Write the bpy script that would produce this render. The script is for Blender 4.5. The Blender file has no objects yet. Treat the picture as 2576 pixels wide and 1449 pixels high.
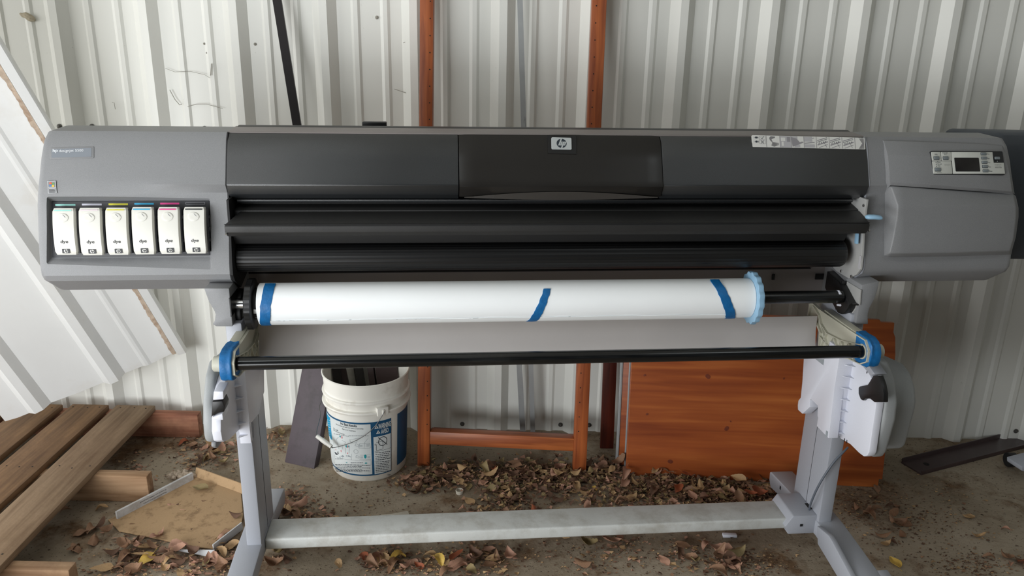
import bpy, bmesh, math, random
import numpy as np
from mathutils import Vector, Matrix

SC = bpy.context.scene
COL = SC.collection

# ------------------------------------------------------------------ camera
F_PX, CX, CY, CAM_H = 2000.0, 1288.0, 724.5, 1.507
_d = np.array([(1165. - CX) / F_PX, (6900. - CY) / F_PX, 1.0]); _d /= np.linalg.norm(_d)
_up = -_d
_y = np.array([0, 0, 1.0]) - _up[2] * _up; _y /= np.linalg.norm(_y)
ROT = np.array([np.cross(_y, _up), _y, _up])          # rows: world axes seen from the camera
cam_data = bpy.data.cameras.new('camera')
cam_data.sensor_width = 36.0
cam_data.lens = F_PX / 2576.0 * 36.0
cam_data.clip_start = 0.05
cam = bpy.data.objects.new('camera', cam_data)
COL.objects.link(cam)
M3 = Matrix(((ROT[0][0], -ROT[0][1], -ROT[0][2]), (ROT[1][0], -ROT[1][1], -ROT[1][2]), (ROT[2][0], -ROT[2][1], -ROT[2][2])))
cam.matrix_world = Matrix.Translation((0, 0, CAM_H)) @ M3.to_4x4()
SC.camera = cam

# ------------------------------------------------------------------ world, lights, exposure
world = bpy.data.worlds.new('World'); SC.world = world
world.use_nodes = True
bg = world.node_tree.nodes['Background']
bg.inputs[0].default_value = (0.80, 0.90, 1.0, 1)
bg.inputs[1].default_value = 0.03

def area(name, loc, target, sx, sy, power, color):
    ld = bpy.data.lights.new(name, 'AREA'); ld.shape = 'RECTANGLE'
    ld.size = sx; ld.size_y = sy; ld.energy = power; ld.color = color
    o = bpy.data.objects.new(name, ld); COL.objects.link(o)
    o.location = loc
    o.rotation_euler = (Vector(target) - Vector(loc)).to_track_quat('-Z', 'Y').to_euler()
    return o
# daylight through the open side of the shed, left of and behind the camera, plus added fills
area('daylight_open_side', (-6.0, 0.6, 1.6), (0, 2.4, 1.0), 3.0, 2.4, 77, (1.0, 1.0, 0.99))
area('fill_far_left', (-3.6, 1.2, 1.2), (0, 2.6, 1.0), 1.4, 1.8, 21, (1.0, 1.0, 0.98))  # fill light added at the far left, not a real gap
area('daylight_doorway_left', (-2.7, -0.9, 1.3), (0, 2.4, 0.9), 1.8, 1.8, 24, (0.97, 0.99, 1.0))
area('fill_low_left', (-2.1, -0.1, 0.75), (-0.4, 2.2, 0.8), 1.3, 1.0, 35, (0.95, 0.98, 1.0))  # low fill added to brighten the paper roll and lower front
area('fill_low_front', (-1.2, -0.4, 0.6), (-0.2, 2.2, 0.8), 1.2, 0.6, 23, (0.95, 0.98, 1.0))  # extra fill added low near the camera, no sill there
area('fill_high_left', (-2.0, 0.6, 2.3), (-1.2, 2.8, 1.2), 1.0, 0.8, 5.6, (1.0, 1.0, 0.98))  # small high fill added for the upper left wall
# two overhead lights added for the soft highlights on the black hood
area('hood_highlight_light', (-1.05, 0.0, 3.25), (-0.9, 0.3, 0), 0.45, 0.4, 6.0, (0.9, 0.97, 1.0))
area('hood_highlight_light', (1.85, 0.1, 3.25), (1.6, 0.5, 0), 0.45, 0.4, 5.0, (0.9, 0.97, 1.0))
SC.view_settings.view_transform = 'Standard'
SC.view_settings.look = 'None'
SC.view_settings.gamma = 1.0
SC.view_settings.use_curve_mapping = False
SC.view_settings.exposure = 0.0

# ------------------------------------------------------------------ measuring helpers
CAMP = np.array([0, 0, CAM_H])
def _ray(px, py): return ROT @ np.array([(px - CX) / F_PX, (py - CY) / F_PX, 1.0])
def WY(px, py, y):
    r = _ray(px, py); return Vector(CAMP + r * (y / r[1]))
def WZ(px, py, z=0.0):
    r = _ray(px, py); return Vector(CAMP + r * ((z - CAM_H) / r[2]))
PSI = math.radians(5.7); _c, _s = math.cos(PSI), math.sin(PSI)
PO = np.array([.105 * _c, 1.95 + .105 * _s, 0.0])
def _loc(v): return np.array([_c * v[0] + _s * v[1], -_s * v[0] + _c * v[1], v[2]])
_LC = _loc(CAMP - PO)
def L(px, py, x=None, y=None, z=None, k=0.0, z0=0.0):
    """point in the printer's own frame on x = const, z = const or the (tilted) plane y = y + k (z - z0)"""
    r = _loc(_ray(px, py))
    if x is not None: t = (x - _LC[0]) / r[0]
    elif z is not None: t = (z - _LC[2]) / r[2]
    else: t = (y + k * (_LC[2] - z0) - _LC[1]) / (r[1] - k * r[2])
    return Vector(_LC + t * r)

# ------------------------------------------------------------------ materials
def mat(name, color, rough=0.5, metal=0.0, var=0.06, vscale=6.0, bump=0.0, bscale=300.0, spec=0.5,
        dirt=None, dirt_amt=0.0, dscale=8.0, coat=0.0, wood=None, speck=0.0, lo=0.5, hi=0.62, dstretch=(1,1,1)):
    m = bpy.data.materials.new(name); m.use_nodes = True
    nt = m.node_tree; N = nt.nodes; K = nt.links
    b = N['Principled BSDF']
    b.inputs['Roughness'].default_value = rough; b.inputs['Metallic'].default_value = metal
    b.inputs['Specular IOR Level'].default_value = spec
    b.inputs['Coat Weight'].default_value = coat
    tc = N.new('ShaderNodeTexCoord')
    nz = N.new('ShaderNodeTexNoise'); nz.inputs['Scale'].default_value = vscale; nz.inputs['Detail'].default_value = 6
    K.new(tc.outputs['Object'], nz.inputs['Vector'])
    mr = N.new('ShaderNodeMapRange'); mr.inputs[3].default_value = 1 - var; mr.inputs[4].default_value = 1 + var
    mr.inputs[1].default_value = 0.3; mr.inputs[2].default_value = 0.7
    K.new(nz.outputs[0], mr.inputs[0])
    if wood:
        dark, axis, sc = wood
        mp = N.new('ShaderNodeMapping'); s = [sc, sc, sc]; s['XYZ'.index(axis)] = sc * 0.06
        mp.inputs['Scale'].default_value = s
        K.new(tc.outputs['Object'], mp.inputs['Vector'])
        n2 = N.new('ShaderNodeTexNoise'); n2.inputs['Scale'].default_value = 1.0; n2.inputs['Detail'].default_value = 8
        n2.inputs['Distortion'].default_value = 0.6
        K.new(mp.outputs[0], n2.inputs['Vector'])
        rp = N.new('ShaderNodeValToRGB')
        rp.color_ramp.elements[0].position = 0.33; rp.color_ramp.elements[0].color = (*dark, 1)
        rp.color_ramp.elements[1].position = 0.66; rp.color_ramp.elements[1].color = (*color, 1)
        K.new(n2.outputs[0], rp.inputs[0]); src = rp.outputs[0]
    else:
        rgb = N.new('ShaderNodeRGB'); rgb.outputs[0].default_value = (*color, 1); src = rgb.outputs[0]
    mx = N.new('ShaderNodeVectorMath'); mx.operation = 'SCALE'
    K.new(src, mx.inputs[0]); K.new(mr.outputs[0], mx.inputs['Scale'])
    out = mx.outputs[0]
    if dirt:
        md = N.new('ShaderNodeMapping'); md.inputs['Scale'].default_value = dstretch
        K.new(tc.outputs['Object'], md.inputs['Vector'])
        n3 = N.new('ShaderNodeTexNoise'); n3.inputs['Scale'].default_value = dscale; n3.inputs['Detail'].default_value = 9
        n3.inputs['Roughness'].default_value = 0.65
        K.new(md.outputs[0], n3.inputs['Vector'])
        m3 = N.new('ShaderNodeMapRange'); m3.inputs[1].default_value = lo; m3.inputs[2].default_value = hi
        m3.inputs[4].default_value = dirt_amt
        K.new(n3.outputs[0], m3.inputs[0])
        mi = N.new('ShaderNodeMix'); mi.data_type = 'RGBA'
        K.new(m3.outputs[0], mi.inputs[0]); K.new(out, mi.inputs[6]); mi.inputs[7].default_value = (*dirt, 1)
        out = mi.outputs[2]
    if speck > 0:
        n4 = N.new('ShaderNodeTexNoise'); n4.inputs['Scale'].default_value = 900; n4.inputs['Detail'].default_value = 1
        K.new(tc.outputs['Object'], n4.inputs['Vector'])
        m4 = N.new('ShaderNodeMapRange'); m4.inputs[1].default_value = .3; m4.inputs[2].default_value = .7
        m4.inputs[3].default_value = 1 - speck; m4.inputs[4].default_value = 1 + speck
        K.new(n4.outputs[0], m4.inputs[0])
        m5 = N.new('ShaderNodeVectorMath'); m5.operation = 'SCALE'
        K.new(out, m5.inputs[0]); K.new(m4.outputs[0], m5.inputs['Scale']); out = m5.outputs[0]
    K.new(out, b.inputs['Base Color'])
    if bump > 0:
        nb = N.new('ShaderNodeTexNoise'); nb.inputs['Scale'].default_value = bscale; nb.inputs['Detail'].default_value = 3
        K.new(tc.outputs['Object'], nb.inputs['Vector'])
        bp = N.new('ShaderNodeBump'); bp.inputs['Strength'].default_value = bump; bp.inputs['Distance'].default_value = 0.002
        K.new(nb.outputs[0], bp.inputs['Height']); K.new(bp.outputs[0], b.inputs['Normal'])
    return m

def g(v):          # sRGB 0-255 -> linear
    v = v / 255.0
    return v / 12.92 if v <= 0.04045 else ((v + 0.055) / 1.055) ** 2.4
def rgb(r, gg, b): return (g(r), g(gg), g(b))

M = {}
M['grey'] = mat('grey_plastic', rgb(130, 131, 133), 0.5, var=.03, vscale=3, bump=.15, bscale=900, speck=.10)
M['grey_light'] = mat('light_grey_paint', rgb(160, 163, 171), 0.42, var=.03, vscale=3, bump=.08, bscale=900, speck=.05)
M['grey_mid'] = mat('mid_grey_plastic', rgb(146, 149, 150), 0.5, var=.03, speck=.06)
M['grey_beam'] = mat('dusty_grey_paint', rgb(198, 200, 197), 0.5, var=.05, vscale=9, dirt=rgb(140, 132, 118), dirt_amt=.55, dscale=14, lo=.45, hi=.7, speck=.08)
M['white_plastic'] = mat('white_plastic', rgb(216, 218, 228), 0.45, var=.02, speck=.03)
M['beige_plastic'] = mat('beige_plastic', rgb(190, 188, 172), 0.5, var=.03, speck=.04)
M['charcoal'] = mat('charcoal_plastic', rgb(36, 38, 40), 0.33, spec=.9, var=.08, vscale=4, bump=.2, bscale=1100, speck=.12)
M['flapblack'] = mat('black_textured_plastic', rgb(37, 37, 37), 0.5, var=.12, vscale=7, bump=.2, bscale=900, speck=.1)
M['black'] = mat('black_plastic', rgb(17, 17, 18), 0.42, var=.1)
M['void'] = mat('dark_interior', rgb(14, 14, 15), 0.7, var=.1)
M['gloss'] = mat('gloss_black_tube', rgb(14, 15, 16), 0.22, var=.1, dirt=rgb(60, 62, 62), dirt_amt=.25, dscale=10, dstretch=(.2, 3, 3))
M['metal'] = mat('zinc_plate', rgb(188, 188, 186), 0.4, metal=.25, var=.04)
M['chrome'] = mat('bright_steel', rgb(205, 205, 205), 0.22, metal=1.0, var=.05)
M['paper'] = mat('white_paper', rgb(246, 249, 250), 0.62, var=.015, spec=.3)
M['lightblue'] = mat('pale_blue_plastic', rgb(140, 178, 205), 0.4, var=.03)
M['tape'] = mat('blue_masking_tape', rgb(8, 98, 158), 0.5, var=.14, vscale=60, bump=.5, bscale=120)
M['sheet'] = mat('grey_fabric_sheet', rgb(186, 182, 180), 0.6, var=.05, vscale=4)
M['panelgrey'] = mat('warm_grey_panel', rgb(126, 120, 118), 0.5, var=.08, vscale=3, speck=.06)
M['cream'] = mat('cream_white_plastic', rgb(218, 217, 210), 0.4, var=.015)
M['ink_black'] = mat('print_black', rgb(28, 30, 34), 0.5)
M['navy'] = mat('bay_dark_grey', rgb(52, 53, 57), 0.5, var=.05)
def flat(n, c, r=.5): return mat(n, rgb(*c), r, var=.02)
M['s_cyan_l'] = flat('stripe_pale_cyan', (150, 216, 208)); M['s_mag_l'] = flat('stripe_pale_magenta', (222, 206, 216))
M['s_yel'] = flat('stripe_yellow', (212, 206, 40)); M['s_cyan'] = flat('stripe_cyan', (20, 152, 196))
M['s_mag'] = flat('stripe_magenta', (208, 42, 128)); M['s_blk'] = flat('stripe_black', (34, 38, 40))
M['s_lav'] = flat('stripe_lavender', (206, 206, 220)); M['outline'] = flat('outline_grey', (140, 140, 145))
M['plate_grey'] = flat('nameplate_grey', (122, 128, 136)); M['text_white'] = flat('text_white', (225, 228, 232))
M['w_red'] = flat('logo_red', (214, 90, 50)); M['w_green'] = flat('logo_green', (98, 150, 80))
M['w_blue'] = flat('logo_blue', (70, 120, 176)); M['w_yel'] = flat('logo_yellow', (226, 186, 60))
M['silver'] = mat('badge_silver', rgb(200, 206, 208), 0.3, metal=.5, var=.03)
M['badge_ink'] = flat('badge_ink', (34, 44, 54)); M['panelwhite'] = flat('panel_offwhite', (200, 202, 196))
M['button'] = mat('button_grey', rgb(120, 128, 132), .35, var=.03); M['lcd'] = mat('display_dark', rgb(24, 22, 24), .25)
M['instr'] = flat('instruction_label_white', (214, 214, 210)); M['instr_g'] = flat('instruction_label_grey', (140, 138, 142))
M['instr_m'] = flat('instruction_label_midgrey', (176, 175, 178))
M['bucket'] = mat('bucket_white_plastic', rgb(244, 242, 234), .35, var=.02, dirt=rgb(150, 130, 96), dirt_amt=.35, dscale=7, lo=.55, hi=.72)
M['lb_blue'] = flat('label_dark_blue', (22, 84, 124)); M['lb_cyan'] = flat('label_cyan', (30, 158, 204))
M['lb_white'] = flat('label_white', (220, 226, 226)); M['lb_ink'] = flat('label_ink', (44, 52, 62)); M['lb_grey'] = flat('label_grey', (150, 158, 164))
M['lb_pink'] = flat('label_pink', (226, 120, 130)); M['lb_teal'] = flat('label_teal', (20, 150, 160)); M['lb_navy'] = flat('label_navy', (20, 40, 66))
M['wire'] = mat('steel_wire', rgb(110, 110, 110), .4, metal=.8)
M['orange'] = mat('orange_stained_wood', rgb(176, 96, 50), .42, var=.12, vscale=5, wood=(rgb(128, 62, 32), 'Z', 60), bump=.1, bscale=60)
M['orange_h'] = mat('orange_stained_wood_lengthwise', rgb(180, 102, 54), .42, var=.12, vscale=5, wood=(rgb(136, 68, 34), 'X', 60), bump=.1, bscale=60)
M['redbrown'] = mat('dark_red_stained_wood', rgb(104, 40, 24), .45, var=.15, wood=(rgb(70, 24, 14), 'Z', 60))
M['redbrown_h'] = mat('dark_red_stained_wood_lengthwise', rgb(120, 46, 28), .45, var=.15, wood=(rgb(84, 30, 18), 'X', 60))
M['board'] = None
M['hole'] = mat('drilled_hole_dark', rgb(18, 12, 10), .8)
M['alu'] = mat('dull_aluminium', rgb(156, 158, 158), .45, metal=.1, var=.1, vscale=12, dirt=rgb(50, 48, 44), dirt_amt=.6, dscale=20, lo=.58, hi=.66, dstretch=(1, 1, .3))
M['brownmetal'] = mat('dark_brown_painted_metal', rgb(66, 52, 52), .4, var=.08, vscale=8)
M['blackmetal'] = mat('black_painted_bar', rgb(30, 26, 27), .4, var=.1)
M['plank'] = mat('dark_brown_plank', rgb(70, 60, 66), .55, var=.12, vscale=9, dirt=rgb(40, 34, 34), dirt_amt=.5, dscale=10)
M['palletA'] = mat('weathered_pallet_wood', rgb(142, 118, 92), .75, var=.14, vscale=3, wood=(rgb(112, 88, 64), 'Y', 50), dirt=rgb(84, 58, 34), dirt_amt=.5, dscale=3, lo=.48, hi=.7, bump=.35, bscale=80)
M['palletB'] = mat('brown_pallet_wood', rgb(142, 108, 74), .75, var=.16, vscale=3, wood=(rgb(104, 76, 50), 'Y', 50), dirt=rgb(70, 46, 28), dirt_amt=.5, dscale=3, lo=.46, hi=.7, bump=.35, bscale=80)
M['stringer'] = mat('pale_stringer_wood', rgb(170, 138, 106), .75, var=.12, vscale=4, wood=(rgb(134, 102, 72), 'X', 50), dirt=rgb(104, 74, 52), dirt_amt=.4, dscale=6, bump=.35, bscale=80)
M['stringer_red'] = mat('reddish_stringer_wood', rgb(172, 122, 94), .75, var=.14, vscale=4, wood=(rgb(134, 80, 58), 'X', 50), dirt=rgb(96, 60, 44), dirt_amt=.4, dscale=6, bump=.35, bscale=80)
M['cardboard'] = mat('dusty_cardboard', rgb(172, 142, 106), .8, var=.06, vscale=4, dirt=rgb(110, 84, 56), dirt_amt=.6, dscale=26, lo=.52, hi=.66, speck=.12)
M['cardwhite'] = mat('white_coated_cardboard', rgb(196, 196, 196), .6, var=.04, vscale=8, dirt=rgb(140, 128, 112), dirt_amt=.4, dscale=20)
M['chalk'] = mat('white_debris', rgb(196, 190, 176), .8, var=.1, vscale=40, bump=.5, bscale=90)
M['foam'] = mat('crumbly_insulation', rgb(180, 164, 146), .9, var=.16, vscale=60, bump=.8, bscale=120)
M['cable'] = mat('grey_cable', rgb(92, 98, 108), .5)
M['rubber'] = mat('black_rubber', rgb(24, 24, 26), .6)
M['machine2'] = mat('dark_slate_plastic', rgb(66, 72, 80), .5, var=.05, speck=.1)
M['yellow'] = mat('yellow_plastic', rgb(186, 160, 60), .5)
M['web'] = mat('cobweb_dust', rgb(150, 147, 138), .9)
M['mud'] = mat('dried_mud', rgb(172, 162, 142), .9, var=.2, vscale=80, bump=.5, bscale=150)

# smoky translucent plastic of the window lid
def smoky():
    m = bpy.data.materials.new('smoky_window_plastic'); m.use_nodes = True
    nt = m.node_tree; N = nt.nodes; K = nt.links
    b = N['Principled BSDF']; out = N['Material Output']
    b.inputs['Base Color'].default_value = (*rgb(40, 38, 36), 1)
    b.inputs['Roughness'].default_value = .28
    tr = N.new('ShaderNodeBsdfTransparent'); tr.inputs[0].default_value = (*rgb(150, 140, 130), 1)
    mi = N.new('ShaderNodeMixShader'); mi.inputs[0].default_value = 0.72
    K.new(tr.outputs[0], mi.inputs[1]); K.new(b.outputs[0], mi.inputs[2]); K.new(mi.outputs[0], out.inputs[0])
    tc = N.new('ShaderNodeTexCoord'); nz = N.new('ShaderNodeTexNoise'); nz.inputs['Scale'].default_value = 5; nz.inputs['Detail'].default_value = 6
    mr = N.new('ShaderNodeMapRange'); mr.inputs[3].default_value = .2; mr.inputs[4].default_value = .45
    K.new(tc.outputs['Object'], nz.inputs[0]); K.new(nz.outputs[0], mr.inputs[0]); K.new(mr.outputs[0], b.inputs['Roughness'])
    return m
M['smoky'] = smoky()

def board_mat():
    """orange stained pine board with horizontal grain, lighter lanes and knots"""
    m = bpy.data.materials.new('orange_pine_board'); m.use_nodes = True
    nt = m.node_tree; N = nt.nodes; K = nt.links; b = N['Principled BSDF']
    b.inputs['Roughness'].default_value = .4
    tc = N.new('ShaderNodeTexCoord')
    mp = N.new('ShaderNodeMapping'); mp.inputs['Scale'].default_value = (1.2, 1, 26)
    K.new(tc.outputs['Object'], mp.inputs[0])
    n1 = N.new('ShaderNodeTexNoise'); n1.inputs['Scale'].default_value = 1.6; n1.inputs['Detail'].default_value = 9; n1.inputs['Distortion'].default_value = .4
    K.new(mp.outputs[0], n1.inputs[0])
    mp2 = N.new('ShaderNodeMapping'); mp2.inputs['Scale'].default_value = (.8, 1, 5)
    K.new(tc.outputs['Object'], mp2.inputs[0])
    n2 = N.new('ShaderNodeTexNoise'); n2.inputs['Scale'].default_value = 1.7; n2.inputs['Detail'].default_value = 3
    K.new(mp2.outputs[0], n2.inputs[0])
    ad = N.new('ShaderNodeMath'); ad.operation = 'ADD'; K.new(n1.outputs[0], ad.inputs[0]); K.new(n2.outputs[0], ad.inputs[1])
    rp = N.new('ShaderNodeValToRGB'); e = rp.color_ramp.elements
    e[0].position = .36; e[0].color = (*rgb(128, 58, 26), 1); e[1].position = .66; e[1].color = (*rgb(182, 104, 50), 1)
    x = e.new(.52); x.color = (*rgb(157, 80, 36), 1)
    hv = N.new('ShaderNodeMath'); hv.operation = 'MULTIPLY'; hv.inputs[1].default_value = .5; K.new(ad.outputs[0], hv.inputs[0])
    K.new(hv.outputs[0], rp.inputs[0])
    K.new(rp.outputs[0], b.inputs['Base Color'])
    return m
M['board'] = board_mat()
M['knot'] = mat('pine_knot', rgb(112, 50, 26), .5, var=.2, vscale=60)

# ------------------------------------------------------------------ mesh helpers
class MB:
    def __init__(s): s.bm = bmesh.new(); s.mats = []
    def _mi(s, m):
        if m is None: return 0
        if m not in s.mats: s.mats.append(m)
        return s.mats.index(m)
    def face(s, vs, m=None):
        f = s.bm.faces.new([v if isinstance(v, bmesh.types.BMVert) else s.bm.verts.new(v) for v in vs])
        f.material_index = s._mi(m); return f
    def box(s, a, b, m=None, bev=0.0, seg=2, mx=None):
        x0, y0, z0 = a; x1, y1, z1 = b
        t = bmesh.new()
        vs = [t.verts.new(p) for p in [(x0, y0, z0), (x1, y0, z0), (x1, y1, z0), (x0, y1, z0), (x0, y0, z1), (x1, y0, z1), (x1, y1, z1), (x0, y1, z1)]]
        for q in [(0, 3, 2, 1), (4, 5, 6, 7), (0, 1, 5, 4), (1, 2, 6, 5), (2, 3, 7, 6), (3, 0, 4, 7)]: t.faces.new([vs[i] for i in q])
        return s._add(t, m, bev, seg, mx)
    def _add(s, t, m, bev=0.0, seg=2, mx=None, ang=25):
        bmesh.ops.recalc_face_normals(t, faces=t.faces)
        if bev > 0:
            es = [e for e in t.edges if len(e.link_faces) == 2 and e.calc_face_angle(0) > math.radians(ang)]
            bmesh.ops.bevel(t, geom=es, offset=bev, segments=seg, profile=.5, affect='EDGES', clamp_overlap=True)
        mi = s._mi(m); d = {}
        for v in t.verts: d[v] = s.bm.verts.new(mx @ v.co if mx else v.co)
        for f in t.faces:
            try:
                nf = s.bm.faces.new([d[v] for v in f.verts]); nf.material_index = mi
            except ValueError: pass
        t.free(); return s
    def prism(s, pts, axis, a, b, m=None, bev=0.0, seg=2, mx=None, ang=25):
        """pts: 2D outline; axis x: (y,z) outline, axis y: (x,z), axis z: (x,y); extruded a..b"""
        def P(p, t):
            return {'x': (t, p[0], p[1]), 'y': (p[0], t, p[1]), 'z': (p[0], p[1], t)}[axis]
        t = bmesh.new()
        A = [t.verts.new(P(p, a)) for p in pts]; B = [t.verts.new(P(p, b)) for p in pts]
        t.faces.new(A); t.faces.new(list(reversed(B)))
        n = len(pts)
        for i in range(n): t.faces.new([A[i], B[i], B[(i + 1) % n], A[(i + 1) % n]])
        return s._add(t, m, bev, seg, mx, ang)
    def loft(s, rings, m=None, caps=True, closed=True, bev=0.0, mx=None):
        t = bmesh.new(); R = [[t.verts.new(p) for p in r] for r in rings]
        n = len(rings[0])
        for i in range(len(R) - 1):
            for j in range(n if closed else n - 1):
                try: t.faces.new([R[i][j], R[i][(j + 1) % n], R[i + 1][(j + 1) % n], R[i + 1][j]])
                except ValueError: pass
        if caps:
            t.faces.new(R[0]); t.faces.new(list(reversed(R[-1])))
        return s._add(t, m, bev, 2, mx)
    def tube(s, path, r, m=None, n=12, caps=True, radii=None):
        path = [Vector(p) for p in path]; rings = []
        up = None
        for i, p in enumerate(path):
            d = (path[min(i + 1, len(path) - 1)] - path[max(i - 1, 0)]).normalized()
            if up is None:
                up = Vector((0, 0, 1)) if abs(d.z) < .9 else Vector((1, 0, 0))
            a = d.cross(up).normalized(); b_ = a.cross(d).normalized(); up = b_
            rr = radii[i] if radii else r
            rings.append([p + (a * math.cos(2 * math.pi * k / n) + b_ * math.sin(2 * math.pi * k / n)) * rr for k in range(n)])
        return s.loft(rings, m, caps)
    def disc_stack(s, prof, m=None, axis='x', c=(0, 0, 0), n=40, caps=True, rf=None):
        """lathe: prof = [(t along axis, radius)...]"""
        rings = []
        for t, r in prof:
            ring = []
            for k in range(n):
                a = 2 * math.pi * k / n; q = r * (rf(k, n) if rf else 1)
                u, v = q * math.cos(a), q * math.sin(a)
                ring.append({'x': (c[0] + t, c[1] + u, c[2] + v), 'z': (c[0] + u, c[1] + v, c[2] + t), 'y': (c[0] + u, c[1] + t, c[2] + v)}[axis])
            rings.append(ring)
        return s.loft(rings, m, caps)
    def build(s, name, m=None, parent=None, smooth=35, label=None):
        me = bpy.data.meshes.new(name); s.bm.normal_update(); s.bm.to_mesh(me); s.bm.free()
        ms = s.mats if s.mats else [m]
        for q in ms: me.materials.append(q if q else m)
        if smooth:
            me.polygons.foreach_set('use_smooth', [True] * len(me.polygons))
            me.set_sharp_from_angle(angle=math.radians(smooth))
        o = bpy.data.objects.new(name, me); COL.objects.link(o)
        if parent: o.parent = parent
        if label: o['label'] = label
        return o

def tag(o, label=None, cat=None, group=None, kind=None):
    if label: o['label'] = label
    if cat: o['category'] = cat
    if group: o['group'] = group
    if kind: o['kind'] = kind
    return o
def thing(name, loc, label, cat, rz=0, group=None):
    o = bpy.data.objects.new(name, None); COL.objects.link(o); o.location = loc; o.rotation_euler = (0, 0, rz)
    o.empty_display_size = .05
    return tag(o, label, cat, group)
def rr(x0, y0, x1, y1, r, n=4):
    """rounded rectangle outline"""
    p = []
    for cx, cy, a0 in ((x1 - r, y1 - r, 0), (x0 + r, y1 - r, 90), (x0 + r, y0 + r, 180), (x1 - r, y0 + r, 270)):
        for k in range(n + 1):
            a = math.radians(a0 + 90 * k / n); p.append((cx + r * math.cos(a), cy + r * math.sin(a)))
    return p
def frame(o, xaxis, yaxis):
    """matrix whose local x, y lie on a surface and z points out of it"""
    x = Vector(xaxis).normalized(); z = x.cross(Vector(yaxis)).normalized(); y = z.cross(x)
    return Matrix(((x.x, y.x, z.x, o[0]), (x.y, y.y, z.y, o[1]), (x.z, y.z, z.z, o[2]), (0, 0, 0, 1)))

_dg = None
def text_polys(body, shear=0.0, bold=0.0, spacing=1.0):
    c = bpy.data.curves.new('t', 'FONT'); c.body = body; c.size = 1; c.shear = shear; c.offset = bold
    c.resolution_u = 3; c.space_character = spacing
    o = bpy.data.objects.new('t', c); COL.objects.link(o)
    dg = bpy.context.evaluated_depsgraph_get()
    me = bpy.data.meshes.new_from_object(o.evaluated_get(dg))
    vs = [tuple(v.co) for v in me.vertices]; fs = [tuple(p.vertices) for p in me.polygons]
    bpy.data.objects.remove(o); bpy.data.curves.remove(c); bpy.data.meshes.remove(me)
    return vs, fs
def put_text(mb, body, x, y, w, h, m, mx, z=0.0006, shear=0.0, bold=0.0, wrap=None):
    """fit body into the box x..x+w, y..y+h of the surface frame mx"""
    vs, fs = text_polys(body, shear, bold)
    xs = [v[0] for v in vs]; ys = [v[1] for v in vs]
    ax, bx, ay, by = min(xs), max(xs), min(ys), max(ys)
    mi = mb._mi(m); nv = []
    for v in vs:
        p = (x + (v[0] - ax) / (bx - ax) * w, y + (v[1] - ay) / (by - ay) * h, z)
        nv.append(mb.bm.verts.new(wrap(*p) if wrap else mx @ Vector(p)))
    for f in fs:
        try:
            q = mb.bm.faces.new([nv[i] for i in f]); q.material_index = mi
        except ValueError: pass
def flatpoly(mb, pts, m, mx, z=0.0004):
    mb.face([mx @ Vector((p[0], p[1], z)) for p in pts], m)
def line(mb, a, b, w, m, mx, z=.0005):
    a = Vector(a); b = Vector(b); d = (b - a).normalized(); n = Vector((-d.y, d.x)) * w / 2
    flatpoly(mb, [a - n, b - n, b + n, a + n], m, mx, z)
def circle(cx, cy, rx, ry=None, n=28):
    ry = ry or rx
    return [(cx + rx * math.cos(2 * math.pi * k / n), cy + ry * math.sin(2 * math.pi * k / n)) for k in range(n)]
def ringpoly(mb, cx, cy, r0, r1, m, mx, z=.0005, n=32, ky=1.0):
    for k in range(n):
        a, b = 2 * math.pi * k / n, 2 * math.pi * (k + 1) / n
        flatpoly(mb, [(cx + r0 * math.cos(a), cy + r0 * ky * math.sin(a)), (cx + r1 * math.cos(a), cy + r1 * ky * math.sin(a)),
                      (cx + r1 * math.cos(b), cy + r1 * ky * math.sin(b)), (cx + r0 * math.cos(b), cy + r0 * ky * math.sin(b))], m, mx, z)
def logo(mb, x, y, w, h, mx, fg, ink, z=.0005, inv=False):
    """rounded plate with a disc and two slanted letters; x,y lower left corner"""
    flatpoly(mb, rr(x, y, x + w, y + h, h * .1), fg, mx, z)
    cx, cy = x + w / 2, y + h / 2; r = h * .40
    flatpoly(mb, circle(cx, cy, r * 1.06, r), ink, mx, z + .0002)
    # letters: h with tall stem up through the rim, p with tail down through the rim
    s = .36; t = r * .30
    def sl(px_, py_): return (cx + px_ + s * py_, cy + py_)
    def bar(x0, y0, x1, y1):
        flatpoly(mb, [sl(x0, y0), sl(x1, y0), sl(x1, y1), sl(x0, y1)], fg, mx, z + .0004)
    lo, hi = -r * .46, r * .40
    bar(-r * .56, lo, -r * .56 + t, r * 1.22)
    bar(-r * .30, hi - t * .8, -r * .02, hi); bar(-r * .18, lo, -r * .18 + t, hi)
    bar(r * .20, -r * 1.22, r * .20 + t, hi); bar(r * .44, hi - t * .8, r * .70, hi)
    bar(r * .58, lo, r * .58 + t, hi); bar(r * .44, lo, r * .74, lo + t * .8)

def boolean_cut(o, cutter):
    md = o.modifiers.new('cut', 'BOOLEAN'); md.operation = 'DIFFERENCE'; md.object = cutter; md.solver = 'EXACT'
    dg = bpy.context.evaluated_depsgraph_get(); dg.update()
    me = bpy.data.meshes.new_from_object(o.evaluated_get(dg))
    o.modifiers.clear(); old = o.data; o.data = me; me.name = old.name; bpy.data.meshes.remove(old)
    cm = cutter.data; bpy.data.objects.remove(cutter); bpy.data.meshes.remove(cm)
    me.polygons.foreach_set('use_smooth', [True] * len(me.polygons)); me.set_sharp_from_angle(angle=math.radians(30))
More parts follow.
